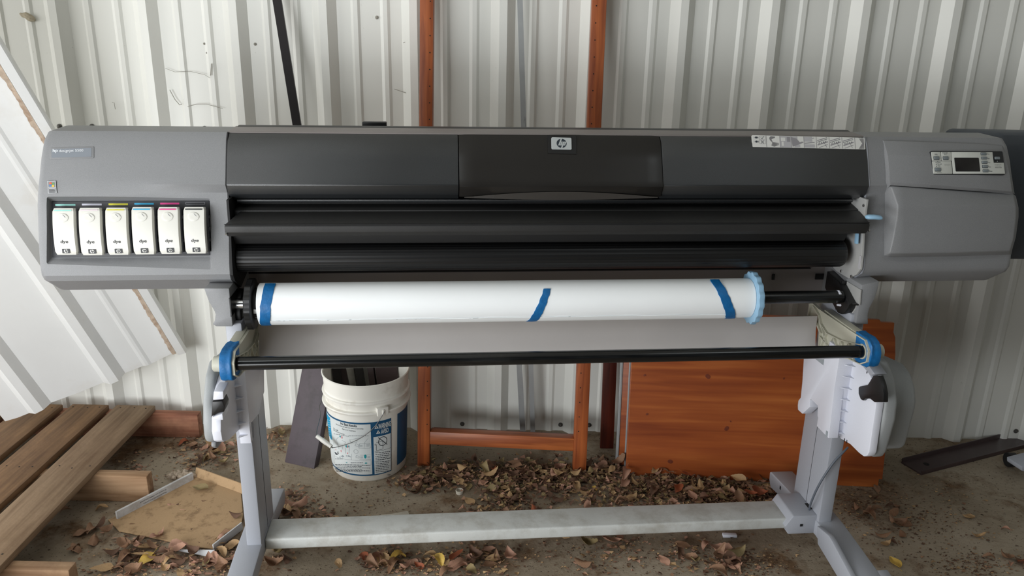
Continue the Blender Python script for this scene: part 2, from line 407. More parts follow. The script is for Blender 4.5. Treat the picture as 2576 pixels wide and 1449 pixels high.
# ================================================================== ROOM
def floor_mat():
    m = bpy.data.materials.new('dirty_concrete'); m.use_nodes = True
    nt = m.node_tree; N = nt.nodes; K = nt.links; b = N['Principled BSDF']; b.inputs['Roughness'].default_value = .9
    b.inputs['Specular IOR Level'].default_value = .25
    tc = N.new('ShaderNodeTexCoord')
    def noise(sc, det=8, rough=.6):
        n = N.new('ShaderNodeTexNoise'); n.inputs['Scale'].default_value = sc; n.inputs['Detail'].default_value = det
        n.inputs['Roughness'].default_value = rough; K.new(tc.outputs['Object'], n.inputs[0]); return n.outputs[0]
    def ramp(src, stops):
        r = N.new('ShaderNodeValToRGB'); e = r.color_ramp.elements
        e[0].position, e[0].color = stops[0][0], (*stops[0][1], 1); e[1].position, e[1].color = stops[-1][0], (*stops[-1][1], 1)
        for p, c in stops[1:-1]: x = e.new(p); x.color = (*c, 1)
        K.new(src, r.inputs[0]); return r.outputs[0]
    def mix(f, a, c):
        x = N.new('ShaderNodeMix'); x.data_type = 'RGBA'
        K.new(f, x.inputs[0]); K.new(a, x.inputs[6]); K.new(c, x.inputs[7]); return x.outputs[2]
    base = ramp(noise(2.2), [(.34, rgb(130, 117, 99)), (.5, rgb(156, 143, 124)), (.68, rgb(172, 160, 142))])
    soil = ramp(noise(34), [(.3, rgb(84, 64, 46)), (.7, rgb(128, 102, 76))])
    fac = ramp(noise(3.1, 10, .7), [(.5, (0, 0, 0)), (.62, (1, 1, 1))])
    c1 = mix(fac, base, soil)
    sp = ramp(noise(95, 4, .6), [(.60, (0, 0, 0)), (.68, (1, 1, 1))])
    dk = N.new('ShaderNodeRGB'); dk.outputs[0].default_value = (*rgb(58, 44, 32), 1)
    K.new(mix(sp, c1, dk.outputs[0]), b.inputs['Base Color'])
    bp = N.new('ShaderNodeBump'); bp.inputs['Strength'].default_value = .5; bp.inputs['Distance'].default_value = .006
    K.new(noise(40, 8, .7), bp.inputs['Height']); K.new(bp.outputs[0], b.inputs['Normal'])
    return m
M['floor'] = floor_mat()
M['wall'] = mat('white_painted_steel', rgb(224, 224, 218), .42, var=.02, vscale=2, dirt=rgb(120, 112, 96), dirt_amt=.5, dscale=70, lo=.68, hi=.76, dstretch=(1, 1, .8))
M['offcut'] = mat('stained_white_steel', rgb(226, 227, 226), .5, var=.04, vscale=3, dirt=rgb(190, 178, 160), dirt_amt=.5, dscale=3, lo=.5, hi=.75, dstretch=(1, 1, 1))
M['rust'] = mat('brown_stain', rgb(178, 160, 142), .8, var=.2, vscale=60, dirt=rgb(140, 112, 90), dirt_amt=.6, dscale=40)
M['lipgrey'] = mat('handle_lip_dark', rgb(56, 53, 50), .45, var=.05)

m = MB(); m.box((-4.5, -4.5, -.1), (4.5, 3.0, 0))
tag(m.build('floor', M['floor'], smooth=None), kind='structure')

WALL_Y = 2.83
def wall_profile(x0k, x1k):
    pts = []
    for k in range(x0k, x1k):
        x = (-.034 + .3035 * k) * .992
        for dx, h in ((-.056, 0), (-.026, .031), (0, .031), (.027, 0), (.074, 0), (.083, .006), (.098, .006), (.106, 0), (.173, 0), (.184, .006), (.198, .006), (.207, 0)):
            pts.append((x + dx, WALL_Y - h))
    return pts
wp = wall_profile(-13, 15)
m = MB()
m.loft([[(x, y, z) for x, y in wp] for z in (0.0, 3.3)], caps=False, closed=False)
m.loft([[(x, y + .0012, z) for x, y in reversed(wp)] for z in (0.0, 3.3)], caps=False, closed=False)
wall = m.build('wall_back', M['wall'], smooth=20); tag(wall, kind='structure')
m = MB(); m.box((-4.5, -1.2, 3.3), (4.5, 3.0, 3.36)); tag(m.build('ceiling', M['wall'], smooth=None), kind='structure')
m = MB(); m.box((4.45, -4.5, 0), (4.5, 3.0, 3.3)); tag(m.build('wall_right', M['wall'], smooth=None), kind='structure')
M['screwcap'] = mat('screw_washer_grey', rgb(92, 90, 86), .5, metal=.4)
for px, py in ((232, 318), (150, 318), (515, 323), (2448, 345), (1410, 1068), (1482, 1069), (2555, 1084), (1163, 1066)):
    p = WY(px, py, WALL_Y); m = MB()
    m.disc_stack([(0.001, .009), (-.003, .009), (-.0035, .005), (-.008, .005), (-.009, .003)], M['screwcap'], 'y', (p.x, p.y, p.z), 12)
    m.build('screw', M['screwcap'], wall)
def strand(name, pts, r, y=WALL_Y - .012, m_='web'):
    m = MB(); m.tube([WY(px, py, y) for px, py in pts], r, M[m_], 5); m.build(name, M[m_], wall)
strand('cobweb', [(361, 118), (364, 135), (370, 165), (373, 181), (384, 178)], .0012)
strand('cobweb', [(361, 118), (370, 132), (382, 140)], .0011)
strand('cobweb', [(383, 215), (386, 235), (382, 250), (392, 264), (397, 276)], .0012)
strand('cobweb', [(427, 226), (440, 250), (452, 264), (457, 262)], .0013)
strand('cobweb', [(472, 268), (495, 262), (520, 262), (560, 273)], .0009)
strand('cobweb', [(532, 160), (530, 190)], .0016)
strand('cobweb', [(416, 172), (440, 181), (480, 180), (515, 188), (528, 196)], .0007)
strand('cobweb', [(992, 224), (1022, 234), (1040, 240), (1054, 242)], .0010)
strand('cobweb', [(1014, 108), (1030, 100), (1043, 96)], .0008)
strand('cobweb', [(282, 258), (287, 258), (290, 275)], .0010)
for px, py, r in ((355, 100, .004), (373, 194, .005), (642, 111, .005), (514, 110, .004), (521, 133, .004), (948, 44, .006), (401, 289, .004), (523, 13, .004), (1040, 30, .004)):
    p = WY(px, py, WALL_Y); m = MB(); m.disc_stack([(0, r * .6), (-r * .5, r), (-r, r * .4)], M['web'], 'y', tuple(p), 7); m.build('insect_speck', M['web'], wall)
# mud nest smear at the upper left
m = MB(); m.tube([WY(px, py, WALL_Y - .006) for px, py in ((50, 34), (56, 38), (64, 38), (72, 43), (80, 47), (88, 51))], .006, M['mud'], 8, radii=[.003, .007, .010, .012, .011, .004])
m.build('mud_nest', M['mud'], wall)

# ================================================================== PRINTER
PR = thing('wide_format_printer', (PO[0], PO[1], 0), 'grey and black wide-format printer on a grey stand, with a paper roll across its front', 'printer', PSI)
XL, XR = -.812, .848
PROF = [(.112, 1.254), (.096, 1.236), (.078, 1.197), (.058, 1.150), (.050, 1.134), (.062, 1.112), (.058, 1.085), (.050, 1.03), (.032, .985), (.018, .94), (.014, .915), (.020, .900), (.078, .858)]
BACK = [(.45, .858), (.47, 1.0), (.45, 1.17), (.32, 1.236), (.20, 1.257)]
def yf(z, smooth=False):
    P = PROF
    if z >= P[0][1]: return P[0][0]
    for i in range(len(P) - 1):
        if P[i + 1][1] <= z <= P[i][1]:
            t = (P[i][1] - z) / (P[i][1] - P[i + 1][1]); return P[i][0] + t * (P[i + 1][0] - P[i][0])
    return P[-1][0]
XOUT = [(1.257, 1.240), (1.236, 1.246), (1.197, 1.251), (1.15, 1.255), (1.08, 1.262), (1.0, 1.266), (.94, 1.267), (.912, 1.265), (.858, 1.258)]
def xout(z):
    if z >= XOUT[0][0]: return XOUT[0][1]
    for i in range(len(XOUT) - 1):
        if XOUT[i + 1][0] <= z <= XOUT[i][0]:
            t = (XOUT[i][0] - z) / (XOUT[i][0] - XOUT[i + 1][0]); return XOUT[i][1] + t * (XOUT[i + 1][1] - XOUT[i][1])
    return XOUT[-1][1]
def housing(side):
    inner = XL if side < 0 else XR
    cx = 0.004
    sm = [(.112, 1.254), (.096, 1.236), (.078, 1.197), (.060, 1.150), (.054, 1.134), (.048, 1.112), (.042, 1.085), (.034, 1.03), (.026, .985), (.018, .94), (.014, .915), (.020, .900), (.078, .858)]
    full = PROF + BACK; flat_ = sm + BACK
    rings = []
    rings.append([(inner, y, z) for y, z in full])
    rings.append([(inner + side * .02, y, z) for y, z in full])
    for t, w in ((.10, .8), (.2, .35), (.3, 0.0)):
        rings.append([(inner + side * t, a[0] * w + b[0] * (1 - w), a[1]) for a, b in zip(full, flat_)])
    for d, ins in ((.014, 0), (.006, .0012), (.0018, .004), (.0, .010)):
        r = []
        for y, z in flat_:
            yc, zc = .25, 1.06
            L_ = math.hypot(y - yc, z - zc)
            r.append((cx + side * (xout(z) - d), y + (yc - y) / L_ * ins, z + (zc - z) / L_ * ins))
        rings.append(r)
    m = MB(); m.loft(rings, M['grey'])
    return m
# ---- left housing with the recessed cartridge bay
hl = housing(-1).build('left_housing', M['grey'], PR)
def bay_pt(px, py, y): return L(px, py, y=y)
c = MB()
KB = .186
def Lb(px, py, off=0.0): return L(px, py, y=.0655 - off, k=KB, z0=1.09)
def Lo(px, py, off=0.0): return L(px, py, y=.046 - off, k=KB, z0=1.09)
A = [Lb(128, 505), Lb(528, 503), Lb(530, 644), Lb(130, 649)]
B = [Lo(119, 496), Lo(529.5, 494), Lo(533, 679), Lo(117, 664)]
Cc = [b + (b - a).normalized() * .05 for a, b in zip(A, B)]
c.loft([A, B, Cc], None, bev=.004)
cut = c.build('cutter', M['grey'], PR)
cut.parent = None; cut.matrix_world = PR.matrix_world.copy()
bpy.context.view_layer.update()
cut.matrix_world = PR.matrix_world.copy()
bpy.context.view_layer.update()
boolean_cut(hl, cut)
# dark bay back plate
frb = frame(Lb(128, 505, .002), (1, 0, 0), (0, KB, 1))
ib = frb.inverted()
q = [ib @ Lb(129.5, 506.5, .002), ib @ Lb(526.5, 504.5, .002), ib @ Lb(528.5, 642.5, .002), ib @ Lb(131.5, 647.5, .002)]
m = MB(); m.prism([(v.x, v.y) for v in q], 'z', -.012, .0015, M['navy'], .001, mx=frb)
bay = m.build('cartridge_bay', M['navy'], PR, label='dark cartridge bay with a row of colour marks')
# colour marks above each slot, and cartridges
STR = ['s_cyan_l', 's_lav', 's_yel', 's_cyan', 's_mag', None]
bars = [(139, 190, 515.5), (206, 256, 514.5), (273, 322, 514), (338, 387, 513), (403, 451, 512.3), (467.5, 515, 511.5)]
fr = frb
for (a, b_, yy), s_ in zip(bars, STR):
    p0, p1 = ib @ Lb(a, yy, .0036), ib @ Lb(b_, yy, .0036)
    m = MB()
    if s_: flatpoly(m, rr(p0.x, p0.y - .0022, p1.x, p0.y + .0022, .0006), M[s_], fr, .0018)
    else:
        x0, x1, z0, z1 = p0.x, p1.x, p0.y - .0026, p0.y + .0026
        for q in ((x0, z0, x1, z0), (x0, z1, x1, z1), (x0, z0, x0, z1), (x1, z0, x1, z1)): line(m, q[:2], q[2:], .0008, M['outline'], fr, .0018)
    m.build('colour_mark', M['navy'], bay)
# nameplate
def surf(side_z, y_off=0.0):
    return yf(side_z) + y_off
m = MB()
zc = L(180, 385, y=.088); kk = (PROF[1][0] - PROF[2][0]) / (PROF[1][1] - PROF[2][1])   # slope dy/dz of the upper front
def Lf(px, py, off=0.0): return L(px, py, y=PROF[2][0] - off, k=kk, z0=PROF[2][1])
a, b_, d_ = Lf(126, 371.5), Lf(237, 368.5), Lf(129, 401)
fr = frame(a, b_ - a, a - d_)
w = (b_ - a).length; h = (a - d_).length
m.prism(rr(0, -h, w, 0, .003), 'z', -.004, .0012, M['grey'], .0008, mx=fr)
np_ = m.build('nameplate', M['grey'], PR)
m = MB(); m.prism([(.004, -h + .004), (w - .006, -h + .004), (w - .006, -.004), (.004, -.004)], 'z', -.002, .0016, M['plate_grey'], mx=fr)
put_text(m, 'hp', .007, -.0145, .0115, .0105, M['text_white'], fr, .0021, bold=.02)
put_text(m, 'designjet 5500', .0215, -.0145, .056, .0085, M['text_white'], fr, .0021)
m.build('lettering_plate', M['plate_grey'], np_, label='blue-grey plate with white lettering')
# small certification sticker with a four-colour flag
def Lm(px, py, off=0.0): return L(px, py, y=.056 - off, k=(.060 - .042) / (1.15 - 1.085), z0=1.134)
a, b_, d_ = Lm(121, 455), Lm(142, 454), Lm(120.5, 486)
fr = frame(a - Vector((0, .0035, 0)), b_ - a, a - d_); w = (b_ - a).length; h = (a - d_).length
m = MB(); m.prism(rr(0, -h, w, 0, .002), 'z', -.008, .0006, M['grey'], mx=fr)
for q in ((0.0005, -h, 0.0005, 0), (w - .0005, -h, w - .0005, 0), (0, -.0005, w, -.0005), (0, -h + .0005, w, -h + .0005), (.001, -h * .52, w - .001, -h * .52)):
    line(m, q[:2], q[2:], .0007, M['text_white'], fr, .0009)
for i, (cc, ox, oy) in enumerate((('w_red', .22, -.12), ('w_green', .52, -.16), ('w_blue', .18, -.30), ('w_yel', .48, -.34))):
    x0, y0 = w * ox, h * oy; ww, hh = w * .28, h * .15
    flatpoly(m, [(x0, y0 - hh), (x0 + ww * .5, y0 - hh * .85), (x0 + ww, y0 - hh * 1.1), (x0 + ww * 1.08, y0 - hh * .1), (x0 + ww * .55, y0 + hh * .12), (x0 + ww * .08, y0 - hh * .02)], M[cc], fr, .001)
for k in range(5): line(m, (w * .14, -h * (.60 + .08 * k)), (w * (.85 - .1 * (k % 2)), -h * (.60 + .08 * k)), .0007, M['text_white'] if k < 1 else M['ink_black'], fr, .001)
m.build('certification_sticker', M['grey'], PR, label='small sticker with a red, green, blue and yellow flag')

# ---- right housing, raised fascia and front door
hr = housing(1).build('right_housing', M['grey'], PR)
def ygrid(rows, y_of_z=None):
    """rows of (px, py, protrusion) -> points on the housing front pushed out by the protrusion"""
    out = []
    for row in rows:
        r = []
        for px, py, d in row:
            y = .05
            for _ in range(4): y = yf(L(px, py, y=y).z) - d
            r.append(L(px, py, y=y))
        out.append(r)
    return out
def sheet_part(rows, name, back=.02, parent=PR, m_='grey', bev=.004):
    gr = ygrid(rows); m = MB(); t = bmesh.new()
    V = [[t.verts.new(p) for p in r] for r in gr]
    Bk = [[t.verts.new((p.x, p.y + back + 0.03, p.z)) for p in r] for r in gr]
    nr, nc = len(V), len(V[0])
    for i in range(nr - 1):
        for j in range(nc - 1):
            t.faces.new([V[i][j], V[i + 1][j], V[i + 1][j + 1], V[i][j + 1]])
            t.faces.new([Bk[i][j], Bk[i][j + 1], Bk[i + 1][j + 1], Bk[i + 1][j]])
    rim = [(0, j) for j in range(nc)] + [(i, nc - 1) for i in range(1, nr)] + [(nr - 1, j) for j in range(nc - 2, -1, -1)] + [(i, 0) for i in range(nr - 2, 0, -1)]
    for q in range(len(rim)):
        a, b = rim[q], rim[(q + 1) % len(rim)]
        t.faces.new([V[a[0]][a[1]], V[b[0]][b[1]], Bk[b[0]][b[1]], Bk[a[0]][a[1]]])
    m._add(t, M[m_], bev, 2, ang=12)
    return m.build(name, M[m_], parent, 40)
fascia = sheet_part([
    [(2219, 350, -.002), (2223, 354, .006), (2340, 358, .008), (2460, 362, .006), (2520, 366, .002), (2530, 372, -.004)],
    [(2223, 385, -.002), (2233, 390, .016), (2340, 392, .018), (2460, 393, .016), (2529, 396, .012), (2537, 398, -.004)],
    [(2227, 430, -.002), (2237, 433, .020), (2340, 434, .022), (2460, 436, .020), (2540, 439, .016), (2545, 440, -.004)],
    [(2228, 460, -.002), (2238, 458, .022), (2340, 464, .022), (2460, 474, .022), (2546, 482, .018), (2552, 486, -.004)],
    [(2224, 484, -.006), (2240, 466.5, .018), (2340, 473, .018), (2460, 481, .018), (2549, 486.5, .014), (2554, 488, -.006)]], 'control_fascia')
door = sheet_part([
    [(2225, 484, -.002), (2241, 468.5, .016), (2270, 470, .018), (2400, 479, .018), (2549, 488.5, .014), (2556, 492, -.004)],
    [(2223.5, 520, -.002), (2258, 517, .042), (2275, 517, .044), (2400, 518, .044), (2556, 519, .036), (2563, 524, .010)],
    [(2223.5, 545, -.002), (2257, 545, .042), (2275, 545, .044), (2400, 545, .044), (2556, 545, .034), (2563, 545, .010)],
    [(2223, 600, -.002), (2247, 600, .042), (2275, 600, .044), (2400, 600, .044), (2550, 598, .032), (2556, 597, .006)],
    [(2223, 640, -.002), (2237, 638, .034), (2275, 638, .036), (2400, 636, .036), (2540, 632, .028), (2546, 631, .004)],
    [(2224, 647, -.004), (2237, 648, -.004), (2275, 648, -.004), (2400, 646, -.004), (2541, 642, -.004), (2546, 641, -.006)]], 'front_door')
# finger recess along the top facet of the door
# control panel
def zplane(pl_pts):
    return pl_pts
def Lc(px, py, off=0.0):
    z1, z2 = 1.205, 1.150
    y1, y2 = yf(z1) - .0175, yf(z2) - .0215
    k_ = (y1 - y2) / (z1 - z2)
    return L(px, py, y=y2 - off, k=k_, z0=z2)
a, b_, d_ = Lc(2340, 381), Lc(2520.5, 381.5), Lc(2348, 439)
fr = frame(a, b_ - a, a - d_); w = (b_ - a).length; h = (a - d_).length
def Q(u, v): return (u * w, -v * h)
m = MB(); m.prism(rr(-.001, -h - .001, w + .001, .001, .004), 'z', -.006, .0015, M['ink_black'], .0008, mx=fr)
cp = m.build('control_panel', M['ink_black'], PR, label='control panel with a dark display and small grey buttons')
m = MB()
def plate(u0, v0, u1, v1, mm, z0=.0005, z1=.003, r=.0015, bev=.0004):
    m.prism(rr(u0 * w, -v1 * h, u1 * w, -v0 * h, r), 'z', z0, z1, mm, bev, mx=fr)
plate(.005, .04, .130, .415, M['panelwhite']); plate(.138, .04, .275, .415, M['panelwhite'])
plate(.005, .435, .265, .975, M['panelwhite']); 
m.prism([Q(.275, .975), Q(.995, .975), Q(.995, .50), Q(.855, .50), Q(.855, .04), Q(.283, .04)], 'z', .0005, .003, M['panelwhite'], .0004, mx=fr)
m.build('face_plate', M['panelwhite'], cp)
m = MB(); m.prism(rr(.31 * w, -.885 * h, .652 * w, -.285 * h, .002), 'z', .001, .0036, M['lcd'], .0005, mx=fr); m.build('display', M['lcd'], cp)
def btn(u, v, du=.078, dv=.13):
    m = MB(); m.prism(rr((u - .004) * w, -(v + dv + .012) * h, (u + du + .004) * w, -(v - .012) * h, .0015), 'z', .001, .0034, M['ink_black'], mx=fr)
    m.prism(rr(u * w, -(v + dv) * h, (u + du) * w, -v * h, .0015), 'z', .003, .0055, M['button'], .0006, mx=fr); m.build('button', M['button'], cp)
btn(.03, .24, .07, .13); btn(.158, .24, .07, .13); btn(.03, .73, .074, .14)
for k in range(5): btn(.69, .065 + .185 * k, .072, .1)
btn(.872, .245, .07, .12)
m = MB()
def tl_(u, v, s, w_, h_=.05, mm='lb_ink'): put_text(m, s, u * w, -v * h, w_ * w, h_ * h, M[mm], fr, .0036)
tl_(.045, .17, 'CANCEL', .04); tl_(.155, .10, 'FORM FEED', .075, .04); tl_(.175, .16, 'AND CUT', .04, .04)
tl_(.07, .50, 'Best', .045); tl_(.07, .585, 'Normal', .055); tl_(.07, .665, 'Fast', .035); tl_(.165, .62, 'PRINT QUALITY', .08, .03)
tl_(.05, .95, 'PRINT QUALITY', .07, .03)
for k, s in enumerate(('Top', 'Back', 'Up', 'Down', 'Enter')): tl_(.775, .155 + .185 * k, s, .03 if k != 4 else .045)
for k, s in enumerate(('Dye based inks', 'Load paper', 'Remove media')): tl_(.865, .60 + .065 * k, s, .09, .035)
for k in range(3): flatpoly(m, circle(.052 * w, -(.485 + .085 * k) * h, .0012), M['lb_ink'], fr, .0036)
flatpoly(m, circle(.905 * w, -.44 * h, .001), M['text_white'], fr, .0036)
m.build('panel_lettering', M['lb_ink'], cp)
# power key of the panel stays inside its dark corner

# ---- central cover: two charcoal hoods and the smoky window
CT = [(.112, 1.252), (.094, 1.236), (.074, 1.197), (.054, 1.150), (.046, 1.134), (.056, 1.108), (.072, 1.094), (.09, 1.094), (.095, 1.12), (.2, 1.21), (.2, 1.2435)]
def strip(name, x0, x1, prof, mm, bev=.003, parent=PR, label=None, ang=25):
    m = MB(); m.prism(prof, 'x', x0, x1, mm, bev, ang=ang); return m.build(name, mm, parent, 35, label)
wxl, wxr = L(1155, 420, y=.07).x, L(1664, 420, y=.07).x
strip('hood_panel', XL + .003, wxl - .0015, CT, M['charcoal'])
strip('hood_panel', wxr + .0015, XR - .003, CT, M['charcoal'])
strip('hood_underlay', wxl - .0010, wxr + .0010, [(.125, 1.235), (.095, 1.19), (.075, 1.13), (.085, 1.10), (.2, 1.10), (.2, 1.22)], M['black'])
m = MB()
WP = [(.112, 1.2525), (.092, 1.238), (.069, 1.197), (.047, 1.150), (.038, 1.134)]
n = 24; rings = []
for i in range(n + 1):
    t = i / n; x = wxl + (wxr - wxl) * t
    arc = math.sin(math.pi * t)
    lowz = 1.1035 - .0065 * arc
    edge = .004 if (i == 0 or i == n) else 0
    p = [(x, y + edge, z) for y, z in WP] + [(x, .0375 + edge, 1.1315), (x, .050 + edge - .006 * arc, lowz + .004), (x, .054 - .006 * arc, lowz), (x, .085, lowz)]
    p += [(x, .085, 1.15), (x, .11, 1.2), (x, .122, 1.240)]
    rings.append(p)
m.loft(rings, M['smoky'])
win = m.build('window_lid', M['smoky'], PR, 30, 'smoky translucent window in the black cover')
# raised handle lip with an arched upper edge
m = MB(); pts = []
nn = 20
for i in range(nn + 1):
    t = i / nn; x = wxl + .012 + (wxr - wxl - .024) * t; pts.append((x, 1.1045 - .006 * math.sin(math.pi * t) + .021 * math.sin(math.pi * t)))
low = [(wxl + .012 + (wxr - wxl - .024) * i / nn, 1.1035 - .006 * math.sin(math.pi * i / nn)) for i in range(nn, -1, -1)]
def ylid(z): return .0375 + (1.1315 - z) * .42 - .004
V = [(x, ylid(z) - .0025, z) for x, z in pts] ; W = [(x, ylid(z) - .006, z) for x, z in low]
for i in range(nn):
    m.face([Vector(V[i]), Vector(W[nn - i]), Vector(W[nn - i - 1]), Vector(V[i + 1])], M['lipgrey'])
lip = m.build('handle_lip', M['lipgrey'], win)
# badge
def Lw(px, py, off=0.0): return L(px, py, y=.069 - off, k=(.092 - .069) / (1.238 - 1.197), z0=1.197)
a, b_, d_ = Lw(1377, 341), Lw(1449, 343), Lw(1378, 386)
fr = frame(a - Vector((0, .001, 0)), b_ - a, a - d_); w = (b_ - a).length; h = (a - d_).length
m = MB(); m.prism(rr(0, -h, w, 0, .001), 'z', -.002, .0008, M['black'], mx=fr)
bd = m.build('badge_backing', M['black'], win)
a2, b2, d2 = Lw(1386.5, 346.5), Lw(1437, 348), Lw(1388, 377)
w2 = (b2 - a2).length; h2 = (a2 - d2).length; o2 = fr.inverted() @ a2
m = MB(); m.prism(rr(o2.x, o2.y - h2, o2.x + w2, o2.y, .0035), 'z', .0005, .0035, M['silver'], .0008, mx=fr)
logo(m, o2.x + .001, o2.y - h2 + .001, w2 - .002, h2 - .002, fr, M['silver'], M['badge_ink'], .0038)
m.build('badge', M['silver'], bd, label='silver badge with two slanted letters in a dark disc')
# instruction label on the right hood
def Lh(px, py, off=0.0): return L(px, py, y=.0745 - off, k=(.094 - .074) / (1.236 - 1.197), z0=1.197)
a, b_, d_ = Lh(1891, 340), Lh(2174, 346.5), Lh(1895.5, 369.5)
fr = frame(a - Vector((0, .0008, 0)), b_ - a, a - d_); w = (b_ - a).length; h = (a - d_).length
m = MB(); m.prism(rr(0, -h, w, 0, .002), 'z', -.003, .0004, M['instr'], mx=fr)
W_ = M['instr']; G_ = M['instr_g']; K_ = M['lb_ink']; MG = M['instr_m']
def U(u, v): return (u * w, -v * h)
def qd(u0, v0, u1, v1, mm, z=.0006, sk=0): flatpoly(m, [U(u0, v1), U(u1, v1), U(u1, v0), U(u0, v0)], mm, fr, z)
for u in (.123, .243, .343, .455, .565, .68, .795, .91): line(m, U(u, 0.02), U(u, .98), .0012, G_, fr, .0008)
for v in (.2, .55): 
    line(m, U(.015, v), U(.055, v), .001, G_, fr, .0008); flatpoly(m, circle(.035 * w, -v * h, .0028), K_, fr, .0009); line(m, U(.05, v - .08), U(.05, v + .08), .0015, K_, fr, .0009)
    for q in ((.062, v - .12, .115, v - .12), (.062, v + .16, .115, v + .16), (.062, v - .12, .062, v + .16), (.115, v - .12, .115, v + .16)): line(m, U(*q[:2]), U(*q[2:]), .0006, G_, fr, .0008)
line(m, U(.075, .2), U(.086, .3), .0011, K_, fr, .0009); line(m, U(.086, .3), U(.102, .08), .0011, K_, fr, .0009)
line(m, U(.076, .46), U(.1, .68), .0011, K_, fr, .0009); line(m, U(.1, .46), U(.076, .68), .0011, K_, fr, .0009)
flatpoly(m, [U(.165, .05), U(.205, .08), U(.2, .2), U(.17, .3), U(.18, .55), U(.235, .62), U(.232, .8), U(.19, .95), U(.165, .85), U(.175, .6), U(.155, .4), U(.15, .2)], G_, fr)
qd(.243, .02, .343, .98, MG); qd(.252, .15, .29, .45, W_, .0008); qd(.258, .5, .275, .85, W_, .0008); qd(.305, .1, .335, .5, G_, .0008)
qd(.343, .02, .40, .35, MG); flatpoly(m, [U(.345, .1), U(.39, .2), U(.42, .55), U(.35, .75)], G_, fr, .0007); flatpoly(m, [U(.35, .75), U(.44, .45), U(.45, .55), U(.352, .92)], G_, fr, .0009); qd(.37, .72, .42, .95, MG)
qd(.455, .02, .53, .45, MG); line(m, U(.46, .3), U(.55, .12), .002, G_, fr); line(m, U(.46, .6), U(.55, .5), .0025, G_, fr); qd(.46, .68, .55, .95, MG)
for u in (.565, .68, .795):
    line(m, U(u + .008, .35), U(u + .1, .06), .0022, G_, fr); line(m, U(u + .008, .48), U(u + .1, .18), .0012, K_, fr)
    line(m, U(u + .01, .72), U(u + .104, .42), .0028, G_, fr); line(m, U(u + .02, .95), U(u + .1, .66), .0016, G_, fr); line(m, U(u + .07, .5), U(u + .09, .9), .0014, G_, fr)
    for k in range(4): line(m, U(u + .02 + .02 * k, .62 - .05 * k), U(u + .028 + .02 * k, .5 - .05 * k), .0012, K_, fr, .0009)
flatpoly(m, [U(.945, .02), U(.992, .02), U(.992, .98), U(.94, .98), U(.975, .5)], MG, fr); line(m, U(.955, .9), U(.985, .45), .0018, G_, fr, .0008)
m.build('instruction_label', M['instr'], PR, label='long white instruction label with small grey pictures')

# top deck behind the hoods (warm grey) and its rear dark lip
TOPW = [(.112, 1.2535), (.118, 1.256), (.20, 1.259), (.30, 1.242), (.40, 1.21), (.40, 1.19), (.2, 1.20), (.13, 1.235)]
strip('top_deck', XL + .001, XR - .001, TOPW, M['panelgrey'], .002)
m = MB(); m.prism([(.185, 1.258), (.20, 1.2615), (.215, 1.2605), (.215, 1.25), (.19, 1.25)], 'x', L(600, 320, y=.2).x, L(2133, 333, y=.2).x, M['black'], .001)
m.build('rear_lip', M['black'], PR)
m = MB(); m.box((L(912, 314, y=.25).x, .235, 1.25), (L(973, 314, y=.25).x, .26, 1.268), M['black'], .003); m.build('rear_catch', M['black'], PR)

# chassis interior (dark), ledge, platen, folding flap
m = MB(); m.box((XL - .001, .105, .93), (XR + .001, .40, 1.20), M['void']); m.build('chassis', M['void'], PR, None)
strip('cover_ledge', XL + .02, XR - .03, [(.066, 1.093), (.068, 1.087), (.075, 1.084), (.11, 1.084), (.11, 1.093)], M['charcoal'], .001)
strip('platen', XL + .012, XR - .01, [(.064, 1.066), (.064, 1.05), (.12, 1.05), (.12, 1.078)], M['flapblack'], .001)
# flap: top face wider at the front
m = MB()
def ring(x0, x1): pass
zt0, zf = 1.064, 1.0465
fl = [[(XL + .026, .060, zt0), (XL + .004, -.001, zf), (XL + .002, -.004, zf - .006), (XL + .002, -.003, 1.026), (XL + .006, .004, 1.015), (XL + .008, .02, 1.0125), (XL + .02, .06, 1.03)],
      [(XR - .012, .060, zt0), (XR - .016, -.001, zf), (XR - .014, -.004, zf - .006), (XR - .014, -.003, 1.026), (XR - .018, .004, 1.015), (XR - .018, .02, 1.0125), (XR - .01, .06, 1.03)]]
fl[1] = [(x + .0, y, z) for x, y, z in fl[1]]
m.loft([fl[0], [(XL + .05, y, z) for _, y, z in fl[0]], [(XR - .05, y, z) for _, y, z in fl[0]], fl[1]], M['flapblack'], bev=.0012)
flap = m.build('output_flap', M['flapblack'], PR, 30)
m = MB(); m.box((XL + .003, -.006, 1.0455), (XR - .016, -.0005, 1.0468), M['void']); m.build('flap_seam', M['void'], flap, None)
for px, py in ((567, 588), (2184.5, 580)):
    p = L(px, py, y=-.002); m = MB(); m.disc_stack([(0, .003), (.004, .003)], M['chrome'], 'x', tuple(p), 10); m.build('pivot_pin', M['chrome'], flap)
# ribbed guide tube
m = MB(); pr = []
n = 60
for k in range(n):
    a = 2 * math.pi * k / n; r = .0365 + (.0008 if k % 2 else 0); pr.append((.073 + r * math.cos(a), .942 + r * math.sin(a)))
m.loft([[(x, y, z) for y, z in pr] for x in (XL + .012, XR - .045)] + [[(XR - .038, .073 + (y - .073) * .93, .942 + (z - .942) * .93) for y, z in pr]], M['black'])
m.build('ribbed_guide_roller', M['black'], PR, 20)
strip('cavity_shade_fill', XL + .01, XR - .05, [(.03, 1.012), (.045, .985), (.11, .975), (.11, 1.02)], M['void'], .002)  # near-black block filling the cavity over the roller, its shade in the colour
